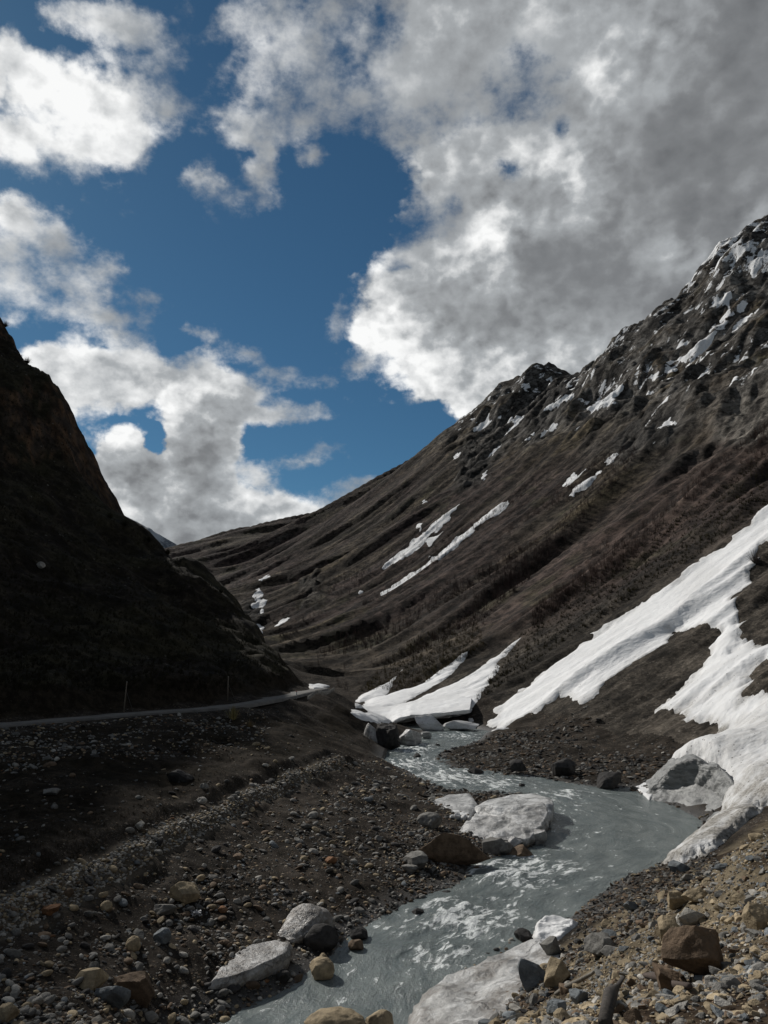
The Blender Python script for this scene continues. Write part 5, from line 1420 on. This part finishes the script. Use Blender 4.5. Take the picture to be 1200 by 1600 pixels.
boulder(836, 1320, 34, 26, 'grey ice block under the right corner of the large slab', 'pale', 116, 7, 1, .3, name='ice_chunk', cat='ice chunk', mat=M_ICE, z=0)

out4 = [atz(px, py, .45)[:2] for px, py in ((640, 1572), (652, 1548), (690, 1522), (722, 1506), (762, 1494), (800, 1482), (836, 1470), (880, 1478), (905, 1500), (880, 1560), (860, 1640), (800, 1690), (655, 1690), (636, 1610))]
o = slab('ice_slab', out4, plane_top(atz(650, 1560, .35), atz(860, 1475, .85), atz(760, 1620, 1.35)), -.1, 150, 50, .10, .11, 1.3, 11, .05, grime=lambda x, y, z: .30 + .5 * sstep(fbm(x / 1.5, y / 1.5, 4, 4), -.2, .4))
tag(o, 'muddy white ice slab sloping into the water in the foreground, half buried by the right heap', 'ice slab')
out5 = [atz(px, py, .6)[:2] for px, py in ((832, 1474), (838, 1452), (850, 1447), (872, 1448), (905, 1452), (896, 1466), (880, 1484), (850, 1488))]
o = slab('ice_slab', out5, plane_top(atz(838, 1452, .95), atz(900, 1454, .95), atz(860, 1485, .8)), .0, 70, 18, .2, .10, .7, 13, .1, mat=M_SNOW)
tag(o, 'clean white tip of ice behind the muddy foreground slab', 'ice slab')
out6 = [(hit(px, py)[0], hit(px, py)[1]) for px, py in ((322, 1546), (345, 1504), (360, 1489), (395, 1477), (435, 1484), (458, 1497), (455, 1514), (415, 1530), (370, 1545))]
zq = hit(390, 1520)[2]
o = slab('ice_slab', out6, plane_top((out6[0][0], out6[0][1], zq + .22), (out6[3][0], out6[3][1], zq + .42), (out6[6][0], out6[6][1], zq + .38)), zq - .25, 110, 26, .10, .03, .8, 17, .12, grime=lambda x, y, z: .55 + .3 * sstep(fbm(x * 1.2, y * 1.2, 3, 9), -.2, .3))
tag(o, 'flat grey white ice sheet lying on the stones at the lower left', 'ice slab')
out7 = [(hit(px, py)[0], hit(px, py)[1]) for px, py in ((428, 1462), (440, 1440), (462, 1426), (495, 1426), (520, 1442), (524, 1460), (495, 1474), (455, 1476))]
zq = hit(480, 1455)[2]
cx7 = np.mean([p[0] for p in out7]); cy7 = np.mean([p[1] for p in out7])
o = slab('ice_mound', out7, lambda x, y: zq + .25 + .75 * math.exp(-((x - cx7 - .1) ** 2 + (y - cy7) ** 2) / .9), zq - .2, 90, 24, .2, .06, .8, 19, .1, grime=lambda x, y, z: .95 + 0 * x)
tag(o, 'grey mound of dirty ice above the flat ice sheet on the left bank', 'ice mound')
# flap of snow at the tip of the snow bank
out8 = [atz(px, py, .2)[:2] for px, py in ((988, 1227), (1010, 1222), (1035, 1222), (1032, 1236), (1014, 1247), (1004, 1238))]
o = slab('snow_flap', out8, plane_top(atz(988, 1227, .1), atz(1035, 1222, .7), atz(1014, 1245, .15)), -.1, 50, 10, .1, .03, 1, 21, .05, mat=M_SNOW)
tag(o, 'thin snow flap lying on the water left of the ice wall', 'snow flap')
# blocks under the snow bridge
for i, (px, py, w_, h_, dp_, lab) in enumerate((
        (672, 1141, 46, 27, .5, 'white snow block leaning beside the dark melt cave'),
        (716, 1141, 66, 14, .5, 'long low ice sheet right of the melt cave'),
        (640, 1163, 50, 22, .6, 'grey ice block in front of the melt cave beside the black boulder'),
        (664, 1153, 20, 12, .7, 'small grey ice block between the larger grey block and the river'),
        (583, 1170, 20, 36, .8, 'dirty ice lump left of the black boulder'),
        (592, 1134, 30, 10, .6, 'snow lump at the left end of the snow bridge'),
        (700, 1128, 24, 14, .6, 'snow block wedged under the right end of the snow bridge'),
        (738, 1133, 20, 10, .6, 'small snow block at the right foot of the broad tongue'))):
    boulder(px, py, w_, h_, lab, 'pale', 120 + i, 6, 1.0, .2 * i, depth=dp_, name='ice_block', cat='ice block', mat=M_SNOW if i in (0, 1, 5, 6, 7) else M_ICE, z=.1, y0=60)

# ------------------------------------------------------------------ distant peak
def m_peak(g, pos):
    n1 = g.noise(pos, .004, 9, .68)
    c = g.mix(g.mapr(n1, .44, .56), V4(.13, .15, .18), V4(.55, .58, .62))  # blue-grey of distance haze mixed into the rock and snow colours
    return {'Base Color': c, 'Roughness': .9, 'Normal': g.bump(n1, 120, .8)}
M_PEAK = material('snowy_peak', m_peak)
pu, pv = np.meshgrid(np.linspace(0, 1, 90), np.linspace(-1, 1, 60))
rx = np.interp(pu, [0, .35, 1], [40, 215, 360]); ry = np.interp(pu, [0, .35, .8, 1], [728, 814, 872, 908])
PXp, DPk = rx, 6000 + pv * 900
dxp = (PXp - 600) / F; ycp = (800 - ry) / F
sP = 6000 / (cT - ycp * sT)
zr = H + (sT + ycp * cT) * sP
zp = zr * (1 - np.abs(pv) ** 1.1 * .9) + 60 * fbm(pu * 6, pv * 6, 5, 3) * (np.abs(pv) > .02)
xp = dxp * sP * DPk / 6000
ff = np.array([[j * 90 + i, j * 90 + i + 1, (j + 1) * 90 + i + 1, (j + 1) * 90 + i] for j in range(59) for i in range(89)])
tag(np_mesh('distant_mountain', np.stack([xp, DPk, zp], 2).reshape(-1, 3), ff, M_PEAK), kind='structure')

# ------------------------------------------------------------------ thin things: tubes
def tube(name, pts, rad, mat, n=6, tint=None, parent=None, wob=0):
    P = np.array(pts, float); m = len(P)
    rad = np.broadcast_to(rad, (m,)) if np.ndim(rad) else np.full(m, rad)
    V = []
    for i in range(m):
        d = P[min(i + 1, m - 1)] - P[max(i - 1, 0)]; d /= np.linalg.norm(d)
        a = np.cross(d, [0, 0, 1]) if abs(d[2]) < .9 else np.cross(d, [1, 0, 0]); a /= np.linalg.norm(a); b = np.cross(d, a)
        for k_ in range(n):
            t = 6.2832 * k_ / n
            rr = rad[i] * (1 + wob * math.sin(k_ * 5.1 + i * 2.3))
            V.append(P[i] + rr * (math.cos(t) * a + math.sin(t) * b))
    f = [[i * n + k_, i * n + (k_ + 1) % n, (i + 1) * n + (k_ + 1) % n, (i + 1) * n + k_] for i in range(m - 1) for k_ in range(n)]
    V.append(P[0]); V.append(P[-1])
    tri = []
    for q in f: tri += [[q[0], q[1], q[2]], [q[0], q[2], q[3]]]
    for k_ in range(n): tri += [[m * n, (k_ + 1) % n, k_], [m * n + 1, (m - 1) * n + k_, (m - 1) * n + (k_ + 1) % n]]
    at = {'tint': np.tile(np.array(tint if tint is not None else (.1, .09, .08)), (len(V), 1))}
    return np_mesh(name, V, tri, mat, True, at, parent)
def m_wood(g, pos):
    n = g.noise(g.mapping(pos, scale=(6, 6, 1)), 4, 5, .6)
    return {'Base Color': g.vs(g.attr('tint', 'Color'), g.mapr(n, .3, .7, .6, 1.3)), 'Roughness': .85, 'Normal': g.bump(n, .01, .8)}
M_WOOD = material('weathered_wood', m_wood)

def ground_px(px, py, y0=2.5): return hit(px, py, y0)
# two tall marker poles beside the road
for px, py, hp, lab, lean in ((193, 1117, 44, 'nearer tall thin roadside pole standing on the left part of the road', .04), (355, 1103, 34, 'further thin roadside pole where the road starts to rise', 0)):
    D0 = np.interp(px, [190, 355], [77, 91]); b = atd(px, py, D0); b = (b[0], b[1], gz(b[0], b[1]))
    hgt = hp * b[1] / F
    r0 = empty('roadside_pole', b, lab, 'pole', 'roadside poles')
    tube('post', [(0, 0, -.3), (lean * hgt * .5, 0, hgt * .5), (lean * hgt, 0, hgt)], [.075, .065, .055], M_WOOD, 8, (.16, .13, .10), r0)
    tube('cap', [(lean * hgt, 0, hgt), (lean * hgt, 0, hgt + .12)], [.07, .05], M_WOOD, 8, (.25, .24, .22), r0)
    tube('guy_wire', [(lean * hgt * .7, 0, hgt * .75), (.9, .3, -.1)], .012, M_WOOD, 4, (.12, .12, .12), r0)
# small marker stones along the outer edge of the road
_mk = None
k_ = 0
for i in range(22):
    q = i / 21.0
    px = 452 + (497 - 452) * q; D0 = 108 + 20 * q
    c_ = np.array([np.interp(px, [430, 470, 497], [road[6][0], road[7][0], road[8][0]]), np.interp(px, [430, 470, 497], [road[6][1], road[7][1], road[8][1]])])
    x, y = c_[0] + 2.6, c_[1]
    r0 = empty('marker_post', (x, y, gz(x, y)), 'one of the small pale marker posts lining the outer road edge at the bend', 'marker post', 'marker posts along the road bend')
    if _mk is None:
        v, f = rock_shape(900, 1, 6, .9, 1, 1, 0)
        a_ = np_mesh('post', v * np.array([.11, .11, .38]) + np.array([0, 0, .3]), f, M_ROCK, False, {'tint': np.tile([.26, .25, .23], (len(v), 1))}, parent=r0)
        _mk = a_
    else:
        a_ = _mk.copy(); COL.objects.link(a_); a_.parent = r0
# white marker
x, y = atd(463, 1083, 106)[:2]
r0 = empty('marker_post', (x, y, gz(x, y)), 'white marker post standing by the road before the bend', 'marker post')
tube('post', [(0, 0, -.1), (0, 0, .95)], .10, M_WOOD, 8, (.55, .55, .53), r0)
tube('cap', [(0, 0, .95), (0, 0, 1.05)], [.11, .06], M_WOOD, 8, (.5, .1, .08), r0)

# driftwood on the heap
def on_ground(l, lift):
    out = []
    for (px, py), lf in zip(l, lift):
        p = hit(px, py); out.append((p[0], p[1], p[2] + lf))
    return out
tag(tube('stick', on_ground([(868, 1557), (885, 1550), (905, 1543), (925, 1532), (937, 1525)], [.06, .12, .16, .15, .20]), [.05, .055, .05, .045, .03], M_WOOD, 8, (.17, .155, .13), wob=.15), 'bent grey stick lying across the stones of the right heap', 'stick')
tag(tube('log', on_ground([(945, 1612), (955, 1585), (965, 1562), (975, 1548)], [.05, .15, .2, .22]), [.05, .055, .05, .035], M_WOOD, 9, (.05, .042, .036), wob=.2), 'dark broken log sticking up from the heap at the bottom edge', 'log')
tag(tube('stick', on_ground([(1008, 1535), (1030, 1542), (1055, 1552), (1078, 1560)], [.12, .15, .12, .1]), [.04, .06, .05, .03], M_WOOD, 8, (.07, .05, .04), wob=.15), 'dark splintered stick below the big dark angular boulder', 'stick')

# crumpled white plastic
p = hit(306, 1432)
v, f = rock_shape(77, 4, 16, 1.0, .7, 1.1, .9)
v = v * (1 + .25 * fbm(v[:, 0] * 3, v[:, 1] * 3 + v[:, 2] * 2, 4, 6))[:, None]
o = np_mesh('plastic_bag', v * np.array([.28, .22, .22]), f, material('white_plastic', lambda g, pos: {'Base Color': g.mix(g.mapr(g.noise(pos, 9, 4, .6), .45, .6), V4(.25, .25, .26), V4(.75, .76, .78)), 'Roughness': .4}), False, {})
o.location = (p[0], p[1], p[2] + .12)
tag(o, 'crumpled white plastic bag on the gravel right below the mossy boulder', 'bag')

# ------------------------------------------------------------------ plants
def m_twig(g, pos):
    return {'Base Color': g.vs(g.attr('tint', 'Color'), g.mapr(g.noise(pos, .15, 3, .6), .3, .7, .6, 1.4)), 'Roughness': .9, 'Specular IOR Level': .1}
M_TWIG = material('bare_twigs', m_twig)
def spikes(bases, hs, rad, nst, spread, tint_lo, tint_hi, seed, curl=.2):
    """many thin three sided stems growing from each base"""
    r = np.random.RandomState(seed)
    B = np.repeat(np.array(bases), nst, 0); h = np.repeat(np.array(hs), nst); m = len(B)
    a = r.rand(m) * 6.2832; l = r.rand(m) * spread
    h = h * (.55 + .5 * r.rand(m))
    top = B + np.stack([np.cos(a) * l * h, np.sin(a) * l * h, h * np.sqrt(np.maximum(.1, 1 - l * l))], 1)
    B = B + np.stack([np.cos(a), np.sin(a), 0 * a], 1) * (h * .08)[:, None] - np.array([0, 0, .1])
    rd = h * rad
    V = np.empty((m, 4, 3))
    for k_ in range(3):
        t = a + k_ * 2.094
        V[:, k_] = B + np.stack([np.cos(t) * rd, np.sin(t) * rd, 0 * t], 1)
    V[:, 3] = top
    b = np.arange(m)[:, None] * 4
    f = np.concatenate([b + np.array([[0, 1, 3]]), b + np.array([[1, 2, 3]]), b + np.array([[2, 0, 3]])])
    tn = np.array(tint_lo) + (np.array(tint_hi) - np.array(tint_lo)) * r.rand(m)[:, None]
    return V.reshape(-1, 3), f, np.repeat(tn, 4, 0)
def scatter_hit(poly, n, seed, y0, cond=None):
    r = np.random.RandomState(seed); P = np.array(poly, float)
    a = P.min(0) + r.rand(n * 3, 2) * (P.max(0) - P.min(0))
    a = a[inside_poly(a[:, 0], a[:, 1], poly)][:n]
    out = []
    for px, py in a:
        p = hit(px, py, y0)
        if cond is None or cond(p): out.append(p)
    return out
woods = []
def grow(poly, n, seed, hlo, hhi, rad, nst, spread, lo, hi, y0=130, clump=None):
    pts = scatter_hit(poly, n, seed, y0)
    P = np.array(pts); r = np.random.RandomState(seed)
    if clump:
        q = fbm((.934 * P[:, 0] + .358 * P[:, 1]) / (clump * 3), (-.358 * P[:, 0] + .934 * P[:, 1]) / clump, 3, seed)
        P = P[q > r.rand(len(P)) * .6 - .35]
    woods.append(spikes(P, hlo + (hhi - hlo) * r.rand(len(P)), rad, nst, spread, lo, hi, seed))
grow([(830, 960), (900, 890), (1000, 800), (1100, 740), (1200, 660), (1200, 740), (1120, 790), (1040, 850), (960, 900), (880, 950), (830, 990)], 3000, 61, 2.2, 4.2, .012, 8, .5, (.042, .029, .025), (.092, .060, .050), 130, 22)
grow([(480, 1040), (560, 950), (650, 870), (760, 800), (900, 720), (1000, 700), (960, 780), (880, 860), (800, 930), (740, 990), (650, 1040), (540, 1080)], 5200, 62, 2.5, 5.0, .012, 7, .5, (.035, .024, .022), (.075, .050, .045), 200, 40)
grow([(420, 960), (520, 880), (640, 790), (720, 740), (700, 820), (600, 900), (500, 960), (440, 1010)], 2600, 63, 3, 5.5, .012, 6, .5, (.032, .024, .024), (.065, .045, .042), 300, 60)
V, Fc, Tn = [], [], []; b = 0
for v, f, t in woods: V.append(v); Fc.append(f + b); Tn.append(t); b += len(v)
tag(np_mesh('woods', np.concatenate(V), np.concatenate(Fc), M_TWIG, False, {'tint': np.concatenate(Tn)}), 'leafless brown and reddish brushwood covering the mountain slope', 'woods', kind='stuff')
# turf tufts and low scrub on the left hill, the bench and the lower right slope
woods = []
def grow2(poly, n, seed, hlo, hhi, nst, lo, hi, y0, rad=.06, spread=.85):
    P = np.array(scatter_hit(poly, n, seed, y0)); r = np.random.RandomState(seed)
    woods.append(spikes(P, hlo + (hhi - hlo) * r.rand(len(P)) ** 2, rad, nst, spread, lo, hi, seed))
grow2([(0, 510), (60, 590), (125, 710), (160, 800), (250, 850), (340, 920), (410, 1000), (465, 1060), (300, 1080), (0, 1080)], 9000, 71, .22, .75, 9, (.010, .009, .005), (.032, .029, .015), 60)
grow2([(0, 1190), (300, 1160), (500, 1165), (400, 1215), (200, 1310), (0, 1395)], 4200, 72, .06, .20, 8, (.014, .011, .007), (.045, .036, .022), 20)
grow2([(1200, 700), (1200, 790), (1080, 875), (900, 990), (800, 1060), (740, 1100), (800, 1000), (950, 880), (1100, 780)], 4500, 73, .4, 1.3, 8, (.016, .014, .008), (.06, .05, .024), 120)
grow2([(640, 1000), (740, 960), (760, 1010), (640, 1080), (560, 1080)], 1200, 74, .8, 2.0, 8, (.03, .025, .012), (.11, .085, .04), 160, .03)
V, Fc, Tn = [], [], []; b = 0
for v, f, t in woods: V.append(v); Fc.append(f + b); Tn.append(t); b += len(v)
tag(np_mesh('scrub', np.concatenate(V), np.concatenate(Fc), M_TWIG, False, {'tint': np.concatenate(Tn)}), 'dark turf tufts and low scrub on the slopes', 'scrub', kind='stuff')
# bushes standing alone
def bush(px, py, hpx, lab, lo, hi, seed, y0=20, nst=90, name='bush', D0=None):
    p = hit(px, py, y0) if D0 is None else atd(px, py, D0)
    hh = hpx * p[1] / F
    v, f, t = spikes([(0, 0, 0)], [hh], .02, nst, .95, lo, hi, seed)
    o = np_mesh(name, v, f, M_TWIG, False, {'tint': t}); o.location = (p[0], p[1], p[2] if D0 is None else gz(p[0], p[1]))
    tag(o, lab, 'bush')
bush(364, 1124, 24, 'dry yellow bush on the slope just under the road near the further pole', (.16, .13, .05), (.32, .27, .12), 81)
bush(390, 1136, 14, 'smaller dry brown bush right of and below the yellow bush', (.12, .08, .04), (.2, .15, .08), 82)
bush(1181, 880, 26, 'lone leafless shrub poking out of the snow tongue near its dark rock patch', (.05, .04, .035), (.12, .10, .09), 83, 60)
for i, (px, py, h_) in enumerate(((172, 806, 13), (195, 817, 12), (232, 842, 11), (262, 862, 12), (44, 548, 12), (8, 506, 12), (345, 922, 9))):
    bush(px, py + 4, h_, ['dark bush on the left ridge right below the cliff foot', 'dark bush on the left ridge beside the one at the cliff foot', 'dark bush on the left ridge where the snowy peak starts to show', 'dark bush on the left ridge in front of the snowy peak', 'dark bush on the cliff edge high on the left hill', 'dark bush on top of the left cliff at the photo edge', 'low dark bush on the left ridge near the valley gap'][i], (.010, .010, .006), (.03, .028, .015), 90 + i, 60, 160)
